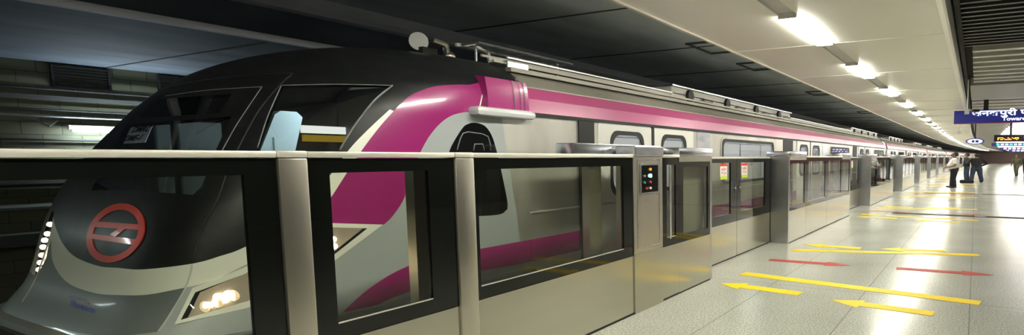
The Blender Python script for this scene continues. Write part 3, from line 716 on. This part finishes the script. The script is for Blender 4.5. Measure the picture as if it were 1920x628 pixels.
MB().tube([c0+Vector((.02, .14, .03)), c0+Vector((.05, .26, .0)), c0+Vector((.05, .30, -.16))], .035, 10).ball(c0+Vector((.05, .30, -.1)), .06, .06, .05).ball(c0+Vector((.06, .36, -.2)), .05, .06, .05).build('camera_bracket', POSTM, dsc, smooth=True, curve=False)
MB().tube([(C+.6, 3.95, 2.65), (C+.62, 4.15, 2.68), (C+.66, 4.3, 2.62), (C+.66, 4.32, 2.5)], .018, 8).build('roof_cable', MARKW, train, smooth=True, curve=False)
MB().box(C+.95, C+1.2, 4.02, 4.3, 2.36, 2.47, bev=.01).build('roof_box', CAPM, train, curve=False)
for (px_, py_, m_, nm) in ((955, 152, mat('green_marker', (.0, .06, .05), .2), 'marker_lamp'), (1194, 190, mat('orange_marker', (.7, .12, .02), .3), 'marker_lamp'), (1503, 241, mat('orange_marker_far', (.7, .12, .02), .3), 'marker_lamp')):
    p = atX(px_, py_, SIDEX-.28)
    o = MB().ball(p, .035, .05, .028).build(nm, m_, train, smooth='all', curve=False)
    MB().ball(p+Vector((0, -.03, .035)), .035, .045, .02).box(p.x-.03, p.x+.03, p.y-.05, p.y+.05, p.z-.12, p.z-.02).build('lamp_base', MARKW, o, curve=False)
# side fairing with pale lip at the end of the cab
fa = MB(); pr = [(SIDEX-.16, 2.26), (SIDEX+.01, 2.235), (SIDEX+.035, 2.1), (SIDEX+.04, 1.965), (SIDEX-.05, 1.965)]
fa.extr(pr, [3.50, 3.98]); fa.build('side_fairing', PINK, train, smooth=True, curve=False)
lp = MB()
lp.box(SIDEX-.06, SIDEX+.10, 3.34, 4.02, 1.895, 1.975, bev=.036); lp.build('fairing_lip', GREYP if False else mat('pale_grey_lip', (.6, .62, .63), .35, coat=.4), train, smooth=True, curve=False)
sw = MB()
for y in (3.80, 3.88, 3.93): sw.tube([(SIDEX+.047, y, 1.97), (SIDEX+.042, y, 2.1), (SIDEX+.016, y, 2.235)], .003, 5)
sw.build('fairing_seam', GROOVE, train, curve=False)
# bogies
for y in (3.6, 22.5, 30.5, 46, 54):
    bg = MB()
    for yy in (y-1, y+1):
        for x in (C-.72, C+.66): bg.tube([(x, yy, -.68), (x+.1, yy, -.68)], .42, 18)
        bg.tube([(C-.8, yy, -.68), (C+.8, yy, -.68)], .07, 8)
    bg.box(C-1.0, C-.85, y-1.4, y+1.4, -.72, -.5).box(C+.85, C+1.0, y-1.4, y+1.4, -.72, -.5).box(C-.9, C+.9, y-.3, y+.3, -.6, -.3)
    bg.build('bogie', DARK, train)
for x, lb in ((C-.75, 'steel running rail under the far side of the train'), (C+.69, 'steel running rail under the platform side of the train')):
    tag(MB().box(x, x+.07, Y0+.3, 150, -1.1, -1.1, step=4).extr([(x, -1.1), (x+.07, -1.1), (x+.07, -1.095), (x, -1.095)], [Y0+.3, 150]).build('rail', DARK), lb, 'rail') if False else None

# ------------------------------------------------------------------ platform screens
XF, XB = -3.0, -3.06
def screen_panel(y0, y1, gy0, gy1, label, group='fixed screen panels along the platform', div=()):
    t = thing('platform_screen', ((XF+XB)/2, (y0+y1)/2, 0), label, 'platform screen', group)
    MB().box(XB, XF, y0, y1, 0, .585).build('kick_plate', STEEL, t)
    MB().ring(y0, y1, .59, 1.545, gy0, gy1, .675, 1.47, XF-.03, XF).build('glass_border', FRIT, t)
    MB().box(XF-.02, XF-.008, gy0, gy1, .675, 1.47).build('glass', GLASS, t)
    MB().box(XF-.006, XF-.002, gy0, gy1, .675, .682).build('bead', RIM, t)
    MB().box(XB-.03, XF+.015, y0, y1, 1.548, 1.58, bev=.008).build('top_rail', RIM, t, smooth=True)
    b = MB().box(XB, XB+.025, y0, y0+.05, .59, 1.545).box(XB, XB+.025, y1-.05, y1, .59, 1.545).box(XB, XB+.025, y0, y1, .59, .64); b.build('back_frame', STEELD, t)
    MB().box(XB, XF+.003, y0, y1, 0, .02).build('threshold', RUB, t)
    return t
def post(y0, y1, label):
    t = thing('screen_post', (XF, (y0+y1)/2, 0), label, 'post', 'steel posts between the screens')
    MB().box(XB-.05, XF+.02, y0, y1, 0, 1.546, bev=.008).build('upright', POSTM, t, smooth=True)
    MB().box(XB-.05, XF+.022, y0, y1, 1.548, 1.582, bev=.008).build('post_cap', RIM, t, smooth=True)
screen_panel(-1.2, 1.50, -.9, 1.37, 'leftmost screen panel, its wide pane covering the train emblem')
post(1.502, 1.63, 'steel post at left, between the emblem pane and the pane showing the magenta curve')
screen_panel(1.632, 2.495, 1.74, 2.31, 'narrow screen panel between the two steel posts, magenta curve behind it')
post(2.497, 2.64, 'steel post right of the narrow pane, left of the wide reflecting pane')
screen_panel(2.642, 4.54, 2.68, 4.38, 'wide screen panel with floor arrows reflected, beside the control console')
post(-1.33, -1.202, 'steel post behind the left edge of the frame')
screen_panel(-4.2, -1.332, -3.9, -1.6, 'screen panel beyond the left edge of the frame')
# inner uprights seen through the panes
MB_ = MB().box(-3.2, -3.12, 2.30, 2.40, 0, 1.5)
tag(MB_.build('back_post', POSTM), 'thin pale upright seen through the narrow pane, behind its right edge', 'post')
tag(MB().box(-3.2, -3.12, 4.02, 4.2, 0, 1.5).build('back_post', POSTM), 'thin pale upright seen through the wide pane near the console', 'post')
# console
t = thing('control_console', (-3.1, 4.82, 0), 'steel screen console with lit green button panel', 'control panel')
MB().box(-3.2, XF+.012, 4.542, 5.09, 0, .60).build('kick_plate', STEEL, t)
MB().box(-3.2, XF+.012, 4.542, 5.09, .60, 1.56, bev=.006).build('console_body', POSTM, t)
MB().ring(4.60, 5.03, .64, 1.53, 4.61, 5.02, .65, 1.52, XF+.012, XF+.016).build('door_groove', CAPM, t)
MB().box(-3.2, XF+.03, 4.542, 5.09, 1.562, 1.66, bev=.008).build('top_cap', CAPM, t)
pn = MB().box(XF+.012, XF+.018, 4.66, 4.98, 1.20, 1.47).build('button_panel', FRIT, t)
MB().ring(4.645, 4.995, 1.185, 1.485, 4.66, 4.98, 1.20, 1.47, XF+.012, XF+.024).build('panel_frame', CAPM, pn)
for yb, zb, m_, r_ in ((4.83, 1.43, LEDY, .013), (4.83, 1.365, BTNG, .017), (4.83, 1.30, BTNR, .013), (4.76, 1.24, BTNR, .012), (4.72, 1.365, mat('key_switch', (.4, .4, .38), .3, .6), .012), (4.72, 1.30, BTNG if False else mat('button_green', (.05, .3, .18), .4), .012), (4.83, 1.24, MARKW, .012)):
    MB().tube([(XF+.018, yb, zb), (XF+.032, yb, zb)], r_, 12).build('button', m_, pn)
# header casing behind the console
t = thing('header_casing', (-3.3, 4.5, 1.58), 'pale steel casing rising above the rail left of the console', 'casing')
MB().box(-3.44, -3.22, 3.95, 5.46, 1.50, 1.68, bev=.012).build('casing', CAPM, t, smooth=True)
# dark strip panel and pocket panel
t = screen_panel(5.092, 5.47, 5.2, 5.40, 'narrow dark screen panel between the console and the door pocket pane')
MB().box(XF-.002, XF+.006, 5.25, 5.29, .66, 1.46).build('grab_strip', CAPM, t)
def pocket(y0, y1, near, label, k):
    # housing that holds the sliding leaf; 'near' = its open side is towards larger y
    t = thing('door_housing', (-3.2, (y0+y1)/2, 0), label, 'door housing', 'steel housings beside the platform doors')
    e0, e1 = (y1-.06, y1) if near else (y0, y0+.06)
    MB().box(-3.42, XF, e0, e1, 0, 1.56, bev=.004).build('end_plate', STEELD, t)
    a, b = (y0, y1-.062) if near else (y0+.062, y1)
    MB().box(XB, XF, a, b, 0, .585).build('kick_plate', STEEL, t)
    g0, g1 = (a+.1, b-.06) if near else (a+.08, b-.1)
    MB().ring(a, b, .59, 1.50, g0, g1, .67, 1.44, XF-.03, XF).build('glass_border', FRIT, t)
    MB().box(XF-.02, XF-.008, g0, g1, .67, 1.44).build('glass', GLASS, t)
    MB().box(-3.42, XF+.012, y0, y1, 1.562, 1.66, bev=.01).build('top_cap', CAPM, t, smooth=True)
    MB().box(XB, XF+.004, a, b, 1.50, 1.56).build('head_plate', STEEL, t)
    MB().box(-3.42, -3.38, a, b, 0, .5).build('back_plate', STEELD, t)
    if near: MB().box(-3.12, -3.10, a+.02, b-.02, .6, 1.5).build('inner_plate', mat('pocket_lining', (.32, .31, .27), .4), t)
    MB().box(XF-.001, XF+.003, a, b, 0, .015).build('threshold', RUB, t)
def leaf(y0, y1, gy0, gy1, sticker_y, label, handle_y, full=True):
    t = thing('sliding_door', (-3.3, (y0+y1)/2, 0), label, 'platform door', 'sliding platform doors')
    x = -3.34
    MB().box(x-.04, x, y0, y1, .02, .56).build('kick_plate', STEEL, t)
    MB().ring(y0, y1, .562, 1.53, gy0, gy1, .70, 1.47, x-.03, x).build('glass_border', FRIT, t)
    MB().box(x-.02, x-.01, gy0, gy1, .70, 1.47).build('glass', GLASS, t)
    MB().box(x-.05, x+.004, y0, y1, 1.532, 1.56).build('top_rail', RIM, t)
    MB().box(x-.05, x-.002, y0, y1, 0, .018).build('threshold', RUB, t)
    s = MB().box(x-.009, x-.006, sticker_y, sticker_y+.25, 1.27, 1.42).build('notice', mat('notice_white', (.8, .74, .72), .5), t)
    MB().box(x-.006, x-.004, sticker_y, sticker_y+.25, 1.42, 1.452).build('notice_band', mat('notice_red', (.8, .04, .01), .5), s)
    MB().box(x-.006, x-.004, sticker_y, sticker_y+.25, 1.225, 1.27).build('notice_band', mat('notice_lime', (.55, .7, .02), .5), s)
    g = MB()
    for i, (dy, dz, w_, h_) in enumerate(((.04, .09, .05, .03), (.11, .08, .04, .05), (.17, .09, .04, .03), (.05, .04, .04, .03), (.13, .035, .07, .02))): g.box(x-.006, x-.0045, sticker_y+dy, sticker_y+dy+w_, 1.27+dz, 1.27+dz+h_)
    g.build('notice_marks', mat('notice_pink', (.7, .25, .28), .5), s)
    MB().tube([(x+.002, handle_y, 1.08), (x+.018, handle_y, 1.08)], .022, 10).build('lock', CAPM, t)
    MB().box(x-.005, x+.003, handle_y-.01, handle_y+.01, 1.0, 1.2).build('pull_strip', RUB, t)
ordn = ['nearest', 'second', 'third', 'fourth', 'fifth', 'sixth', 'seventh', 'eighth', 'ninth', 'tenth', 'eleventh', 'twelfth', 'thirteenth', 'fourteenth', 'fifteenth', 'sixteenth']
PER = 8.6
for k in range(15):
    o = PER*k; near_ = ordn[k]
    pocket(5.472+o, 6.34+o, True, 'door housing on the near side of the %s platform doorway' % near_, k) if k == 0 else pocket(5.3+o, 6.34+o, True, 'door housing on the near side of the %s platform doorway' % near_, k)
    leaf(6.345+o, 7.955+o, 6.75+o if k == 0 else 6.5+o, 7.72+o, 7.35+o, 'near leaf of the %s pair of platform doors' % near_, 7.87+o)
    leaf(7.965+o, 9.50+o, 8.12+o, 9.25+o, 8.17+o, 'far leaf of the %s pair of platform doors' % near_, 8.05+o)
    pocket(9.53+o, 10.66+o, False, 'door housing on the far side of the %s platform doorway' % near_, k)
    screen_panel(10.67+o, 12.36+o, 10.85+o, 12.2+o, 'screen panel just past the %s platform doorway' % near_)
    screen_panel(12.37+o, 13.895+o, 12.5+o, 13.8+o, 'screen panel just before the %s platform doorway' % ordn[k+1] if k < 15 else '')

# ------------------------------------------------------------------ floor markings
def fpoly(name, pts2, m, label, group=None):
    N = len(pts2); mb = MB().add([(x, y, .0015) for x, y in pts2]+[(x, y, .004) for x, y in pts2],
        [tuple(reversed(range(N))), tuple(range(N, 2*N))]+[(i, (i+1) % N, N+(i+1) % N, N+i) for i in range(N)])
    c = (sum(p[0] for p in pts2)/N+bend(sum(p[1] for p in pts2)/N), sum(p[1] for p in pts2)/N, 0)
    return tag(mb.build(name, m, origin=c), label, 'floor line' if 'line' in name else 'floor arrow', group)
def arrow(tail, tip, w_, hw_, hl_, m, label, group):
    w_ *= 1.75; hw_ *= 1.35
    a, b = Vector(tail), Vector(tip); d = (b-a).normalized(); n = Vector((-d.y, d.x)); h = b-d*hl_
    return fpoly('floor_arrow', [tuple(q) for q in (a-n*w_, h-n*w_, h-n*hw_, b, h+n*hw_, h+n*w_, a+n*w_)], m, label, group)
def line(a, b, w_, m, label, group):
    w_ *= 1.9
    a, b = Vector(a), Vector(b); d = (b-a).normalized(); n = Vector((-d.y, d.x))
    return fpoly('floor_line', [tuple(q) for q in (a-n*w_, b-n*w_, b+n*w_, a+n*w_)], m, label, group)
for k in range(8):
    o = PER*k; q = ordn[k]
    line((-2.76, 6.83+o-.03), (.10, 6.50+o-.02), .05, YEL, 'yellow floor line on the near side of the red arrows at the %s doorway' % q, 'yellow lines at the doorways')
    line((-2.74, 8.90+o), (.10, 9.72+o), .05, YEL, 'yellow floor line on the far side of the red arrows at the %s doorway' % q, 'yellow lines at the doorways')
    arrow((-1.75, 6.05+o), (-2.80, 6.14+o), .05, .12, .32, YEL, 'yellow arrow nearer the screens, near side of the %s doorway' % q, 'yellow arrows at the doorways')
    arrow((-.32, 5.83+o), (-1.36, 5.92+o), .05, .12, .32, YEL, 'yellow arrow farther from the screens, near side of the %s doorway' % q, 'yellow arrows at the doorways')
    arrow((-1.72, 9.57+o), (-2.72, 9.57+o), .055, .14, .36, YEL, 'yellow arrow nearer the screens, far side of the %s doorway' % q, 'yellow arrows at the doorways')
    arrow((-.40, 9.90+o), (-1.42, 9.65+o), .055, .14, .36, YEL, 'yellow arrow farther from the screens, far side of the %s doorway' % q, 'yellow arrows at the doorways')
    arrow((-2.77, 7.90+o), (-1.58, 7.98+o), .045, .12, .34, REDF, 'red arrow nearer the screens, pointing away from the %s doorway' % q, 'red arrows at the doorways')
    arrow((-.95, 8.05+o), (.27, 8.13+o), .045, .12, .38, REDF, 'red arrow farther from the screens, pointing away from the %s doorway' % q, 'red arrows at the doorways')
def floor_strip(y, x0, x1, label):
    t = thing('floor_strip', ((x0+x1)/2, y, 0), label, 'floor strip')
    MB().box(x0, x1, y-.16, y+.16, .001, .0045).build('strip', mat('dark_floor_strip', (.03, .028, .026), .7, spec=.05), t)
    MB().box(x0+.15, x1-.2, y-.02, y+.02, .0045, .006).build('strip_line', mat('strip_rust', (.18, .06, .05), .7, spec=.05), t)
    b_ = MB().box(.02, .30, y-.12, y+.12, .0046, .007).build('badge', mat('badge_blue', (.03, .05, .3), .3), t)
    MB().box(.09, .23, y-.05, y+.05, .007, .009).build('badge_mark', mat('badge_white', (.8, .8, .9), .3), b_)
floor_strip(16.15, -2.05, 4, 'dark strip with a small blue badge crossing the platform floor near the second doorway')
floor_strip(26.0, -2.0, 4, 'dark strip crossing the platform floor in front of the man in the white shirt')

# ------------------------------------------------------------------ hanging signs
def plate(mb, x0, x1, y, z0, z1, d=.05): return mb.box(x0, x1, y, y+d, z0, z1)
YS1 = 20.0; RX = Matrix.Rotation(PI/2, 4, 'X')
t = thing('hanging_sign', (1, YS1, 2.6), 'large blue direction sign with white Hindi and English lettering hung over the platform', 'sign')
plate(MB(), -.70, 3.6, YS1, 2.645, 3.06, .12).build('sign_board', SIGNB, t)
plate(MB(), -.70, 3.6, YS1-.004, 2.635, 2.66, .13).build('sign_edge', SIGNR, t)
MB().box(.16, .30, YS1+.02, YS1+.1, 3.06, 3.4).build('hanger', DARK, t)
MB().box(2.6, 2.74, YS1+.02, YS1+.1, 3.06, 3.4).build('hanger', DARK, t)
text_mesh('जनकपुरी पश्चिम की ओर', .24, SIGNW, 'sign_text', t, Matrix.Translation((1.62, YS1-.004, 2.95)) @ RX, .002, .006, sx=1.6)
text_mesh('Towards Janakpuri West', .16, SIGNW, 'sign_text', t, Matrix.Translation((1.75, YS1-.004, 2.76)) @ RX, .002, .004, sx=1.3)
t = thing('display_board', (2, 30, 2.3), 'black passenger display board with orange and red dot characters', 'display')
plate(MB(), .75, 4.4, 30, 2.30, 2.62, .15).build('casing', BAFB, t)
MB().box(1.4, 1.5, 30.05, 30.12, 2.62, 3.4).build('hanger', DARK, t)
MB().box(3.4, 3.5, 30.05, 30.12, 2.62, 3.4).build('hanger', DARK, t)
for body, x, z, m_ in (('08:42', 1.35, 2.51, LEDO), ('जनकपुरी', 1.5, 2.40, LEDO), ('02 MIN', 2.35, 2.49, LEDR), ('4', 2.95, 2.43, LEDO)):
    pass
dots = MB(); dotr = MB(); random.seed(3)
for i in range(15):
    for j in range(3):
        if random.random() < .6: dots.box(.9+.06*i, .94+.06*i, 29.985, 30, 2.38+.04*j, 2.405+.04*j)
for i in range(9):
    for j in range(2):
        if random.random() < .8: dotr.box(2.0+.06*i, 2.05+.06*i, 29.985, 30, 2.46+.04*j, 2.49+.04*j)
dots.box(2.7, 2.9, 29.985, 30, 2.42, 2.5); dots.build('led_characters', LEDO, t); dotr.build('led_characters', LEDR, t)
for i, (y, x0, x1, z0, z1, lb) in enumerate([(42, .9, 5.0, 2.30, 2.52, 'blue sign with green and white lettering below the display board'), (50, 1.6, 6.5, 2.12, 2.36, 'pale blue lit sign with white lettering deep in the concourse'), (60, 2.6, 8, 2.05, 2.3, 'small dark blue sign with pale pink lettering deepest in the concourse')]):
    t = thing('hanging_sign', ((x0+x1)/2, y, z0), lb, 'sign')
    plate(MB(), x0, x1, y, z0, z1, .12).build('sign_board', SIGNB, t)
    MB().box((x0+x1)/2, (x0+x1)/2+.08, y+.02, y+.1, z1, 3.4).build('hanger', DARK, t)
    g = MB(); g2 = MB()
    for q in range(14):
        xx = x0+.3+(x1-x0-.5)*q/14; (g if q % 3 else g2).box(xx, xx+(x1-x0)*.045, y-.01, y, z0+.06, z1-.06)
    g.build('sign_text', SIGNW, t); g2.build('sign_text', mat('sign_green', (.05, .5, .35), .4, emit=1, ecol=(.05, .6, .4)) if i == 0 else mat('sign_pink', (.7, .4, .6), .4, emit=.6), t)
p0 = atY(1828, 265, 26)
t = thing('platform_number_sign', tuple(p0), 'small oval white sign with dark blue rim left of the display board', 'sign')
N = 28; o = MB(); o.add([(p0.x+.36*math.cos(2*PI*i/N), 26+d, p0.z+.13*math.sin(2*PI*i/N)) for d in (0, .08) for i in range(N)], [tuple(range(N)), tuple(reversed(range(N, 2*N)))]+[(i, (i+1) % N, N+(i+1) % N, N+i) for i in range(N)])
o.build('sign_rim', mat('rim_blue', (.08, .08, .4), .4), t)
o = MB(); o.add([(p0.x+.29*math.cos(2*PI*i/N), 25.985+d, p0.z+.095*math.sin(2*PI*i/N)) for d in (0, .015) for i in range(N)], [tuple(range(N)), tuple(reversed(range(N, 2*N)))]+[(i, (i+1) % N, N+(i+1) % N, N+i) for i in range(N)])
o.build('sign_face', SIGNW, t)
MB().tube([(p0.x, 26.04, p0.z+.12), (p0.x, 26.04, 3.38)], .03, 6).build('hanger', DARK, t)
MB().box(p0.x-.12, p0.x-.02, 25.975, 25.985, p0.z-.05, p0.z+.05).box(p0.x+.02, p0.x+.14, 25.975, 25.985, p0.z-.05, p0.z+.05).build('sign_mark', SIGNB, t)
# security camera and speaker
p = atY(1823, 208, 14)
t = thing('security_camera', tuple(p), 'dome security camera on a white bracket in front of the large blue sign', 'camera')
MB().ball((p.x+.06, 14, p.z), .11, .11, .035).build('dome', FRIT, t, smooth='all')
MB().tube([(p.x-.12, 14, p.z+.03), (p.x+.18, 14, p.z+.01)], .012, 6).tube([(p.x-.10, 14, p.z+.04), (p.x-.10, 14, 3.3)], .015, 6).box(p.x-.16, p.x-.06, 13.96, 14.04, p.z-.07, p.z+.05).build('bracket', MARKW, t)
p = atZ(1799, 240, 3.08)
t = thing('ceiling_speaker', (p.x, 27, 2.9), 'small pale box under the far end of the soffit edge', 'speaker')
p = atY(1799, 248, 27)
MB().box(p.x-.10, p.x+.10, 27, 27.15, p.z-.08, p.z+.08, bev=.02).build('speaker_box', MARKW, t); MB().tube([(p.x, 27.07, p.z+.07), (p.x, 27.07, 3.1)], .015, 6).build('stem', MARKW, t)

# ------------------------------------------------------------------ people
SKIN = mat('skin', (.30, .15, .09), .5); HAIR = mat('black_hair', (.01, .01, .01), .5)
def figure(loc, rot, sc, label, pose, shirt, trouser, shoe, sleeve_long, wx=1.0):
    t = bpy.data.objects.new('person', None); COL.objects.link(t); t.location = (loc[0]+bend(loc[1]), loc[1], 0); t.rotation_euler = (0, 0, rot); t.scale = (sc*wx, sc*wx, sc)
    tag(t, label, 'person', None)
    WLOC[t.name] = Vector((0, 0, 0))
    def limb(mb, pts, rs, n=12):
        P_ = [Vector(p) for p in pts]; vs = []; fs = []
        for a, (p, r) in enumerate(zip(P_, rs)):
            d = (P_[min(a+1, len(P_)-1)]-P_[max(a-1, 0)]).normalized(); x = d.cross(Vector((0, 1, .01))); x = x.normalized() if x.length > .1 else Vector((1, 0, 0)); y = d.cross(x)
            rx, ry = r if isinstance(r, tuple) else (r, r)
            vs += [p+x*rx*math.cos(2*PI*i/n)+y*ry*math.sin(2*PI*i/n) for i in range(n)]
        for a in range(len(P_)-1): fs += [(a*n+i, a*n+(i+1) % n, (a+1)*n+(i+1) % n, (a+1)*n+i) for i in range(n)]
        fs += [tuple(reversed(range(n))), tuple((len(P_)-1)*n+i for i in range(n))]
        mb.add(vs, fs)
    def fin(mb, name, m, vox):
        o = mb.build(name, m, t, smooth='all', curve=False); r = o.modifiers.new('remesh', 'REMESH'); r.mode = 'VOXEL'; r.voxel_size = vox; r.use_smooth_shade = True
        s_ = o.modifiers.new('smooth', 'SMOOTH'); s_.iterations = 3; s_.factor = .5; return o
    A = pose  # facing +X
    b = MB()
    b.ball((0.02, 0, 1.62), .095, .075, .115, seg=16, rings=12); b.ball((.105, 0, 1.60), .018, .013, .022); b.ball((.07, 0, 1.545), .035, .04, .03)
    b.ball((0, .076, 1.61), .02, .012, .03); b.ball((0, -.076, 1.61), .02, .012, .03); b.ball((.096, 0, 1.565), .012, .022, .008)
    limb(b, [(0, 0, 1.40), (.0, 0, 1.50), (.02, 0, 1.58)], [.06, .052, .055])
    limb(b, [(0, 0, .92), (0, 0, 1.1), (0, 0, 1.3), (0, 0, 1.42)], [(.10, .15), (.10, .14), (.11, .17), (.07, .12)])
    for s in (1, -1):
        hip, kn, an = A['leg'][s]
        limb(b, [(0, s*.09, .93), hip, kn, an, (an[0], an[1], .06)], [.09, .085, .055, .038, .04])
        sh, el, wr = A['arm'][s]
        limb(b, [(0, s*.14, 1.40), sh, el, wr], [.05, .05, .04, .028])
        W = Vector(wr); d = (W-Vector(el)).normalized(); side = d.cross(Vector((0, 0, 1))); side = side.normalized() if side.length > .1 else Vector((0, 1, 0))
        limb(b, [W, W+d*.05, W+d*.09], [.028, (.038, .02), (.036, .016)])
        for f in range(4):
            o_ = side*(-.027+.018*f); L = (.06, .072, .068, .052)[f]
            limb(b, [W+d*.085+o_, W+d*(.085+L*.6)+o_, W+d*(.085+L)+o_-Vector((0, 0, .02))], [.0095, .009, .008], 8)
        limb(b, [W+d*.03+side*.03, W+d*.07+side*.055, W+d*.095+side*.06], [.012, .011, .009], 8)
    fin(b, 'body', SKIN, .011)
    s_ = MB()
    g = .02
    limb(s_, [(0, 0, .88 if sleeve_long else .92), (A['belly'], 0, 1.08), (.01, 0, 1.30), (0, 0, 1.42), (0, 0, 1.46)], [(.135, .18), (.135+A['belly'], .185), (.135, .21), (.09, .17), (.06, .07)])
    for s in (1, -1):
        sh, el, wr = A['arm'][s]; e2 = Vector(sh).lerp(Vector(el), .75)
        if sleeve_long: limb(s_, [(0, s*.12, 1.40), sh, el, wr], [.07, .072, .06, .045])
        else: limb(s_, [(0, s*.12, 1.40), sh, e2], [.07, .075, .066])
    fin(s_, 'jacket' if sleeve_long else 'shirt', shirt, .014)
    tr = MB(); limb(tr, [(0, 0, .82), (0, 0, .96), (0, 0, 1.02)], [(.13, .17), (.135, .178), (.13, .17)])
    for s in (1, -1):
        hip, kn, an = A['leg'][s]; limb(tr, [(0, s*.08, .92), hip, kn, (an[0], an[1], .09)], [.11, .11, .085, .075])
    fin(tr, 'trousers', trouser, .014)
    sh_ = MB()
    for s in (1, -1): an = A['leg'][s][2]; sh_.ball((an[0]+.05, an[1], .045), .14, .05, .045); sh_.ball((an[0]-.02, an[1], .06), .06, .045, .05)
    fin(sh_, 'shoes', shoe, .012)
    h = MB(); h.ball((-.008, 0, 1.655), .103, .084, .092, seg=16, rings=12); h.ball((-.05, 0, 1.61), .06, .078, .08); fin(h, 'hair', HAIR, .012)
    return t
stand = {'belly': .05, 'leg': {1: ((0, .10, .80), (.02, .11, .46), (-.02, .13, .1)), -1: ((0, -.10, .80), (.04, -.11, .46), (.06, -.13, .1))},
    'arm': {1: ((0, .215, 1.37), (-.03, .27, 1.10), (.20, .10, 1.0)), -1: ((0, -.215, 1.37), (-.03, -.27, 1.10), (.22, -.08, 1.02))}}
talk = {'belly': .02, 'leg': {1: ((0, .10, .80), (.03, .13, .46), (0, .17, .1)), -1: ((0, -.10, .80), (.0, -.14, .46), (-.03, -.19, .1))},
    'arm': {1: ((0, .215, 1.37), (-.04, .34, 1.12), (.12, .24, .98)), -1: ((0, -.215, 1.37), (-.02, -.36, 1.12), (.10, -.20, .98))}}
walk = {'belly': .02, 'leg': {1: ((.05, .09, .80), (.16, .10, .47), (.14, .11, .1)), -1: ((-.05, -.09, .80), (-.08, -.10, .46), (-.26, -.11, .12))},
    'arm': {1: ((0, .215, 1.37), (-.08, .25, 1.10), (.0, .24, .86)), -1: ((0, -.215, 1.37), (.05, -.25, 1.10), (.18, -.22, .92))}}
WS = mat('white_shirt', (.75, .74, .72), .7); BK = mat('black_cloth', (.012, .012, .014), .8); JN = mat('dark_jeans', (.03, .045, .08), .8); OL = mat('olive_cloth', (.10, .10, .055), .8); GJ = mat('dark_grey_cloth', (.03, .035, .035), .8)
figure((-.98, 31.0), PI, 1.04, 'person in a white short-sleeved shirt and black trousers facing the train, arms in front', stand, WS, BK, BK, False, 1.55)
figure((-.52, 40.3), PI*.95, 1.05, 'person in a dark jacket half hidden behind the white-shirted person', talk, GJ, JN, BK, True, 1.35)
figure((.05, 38.2), PI*.6, 1.03, 'person in a black jacket and jeans, back to the viewer, beside the travel bag', talk, BK, JN, BK, True, 1.65)
figure((3.0, 53), PI*1.35, 1.02, 'person in olive clothes walking at the right edge of the platform', walk, OL, OL, BK, True, 1.3)
figure((3.75, 54), PI*1.4, 1.0, 'person in dark clothes cut off by the right edge of the frame', walk, GJ, BK, BK, True, 1.3)
t = thing('travel_bag', (-.35, 36.9, 0), 'black soft bag lying on the floor between the two people in dark jackets', 'bag')
MB().box(-.85, -.05, 36.75, 37.05, 0, .2, bev=.08).build('bag_body', BK, t, smooth=True); MB().tube([(-.6, 36.9, .18), (-.5, 36.9, .27), (-.35, 36.9, .27), (-.25, 36.9, .18)], .015, 6).build('handle', BK, t)
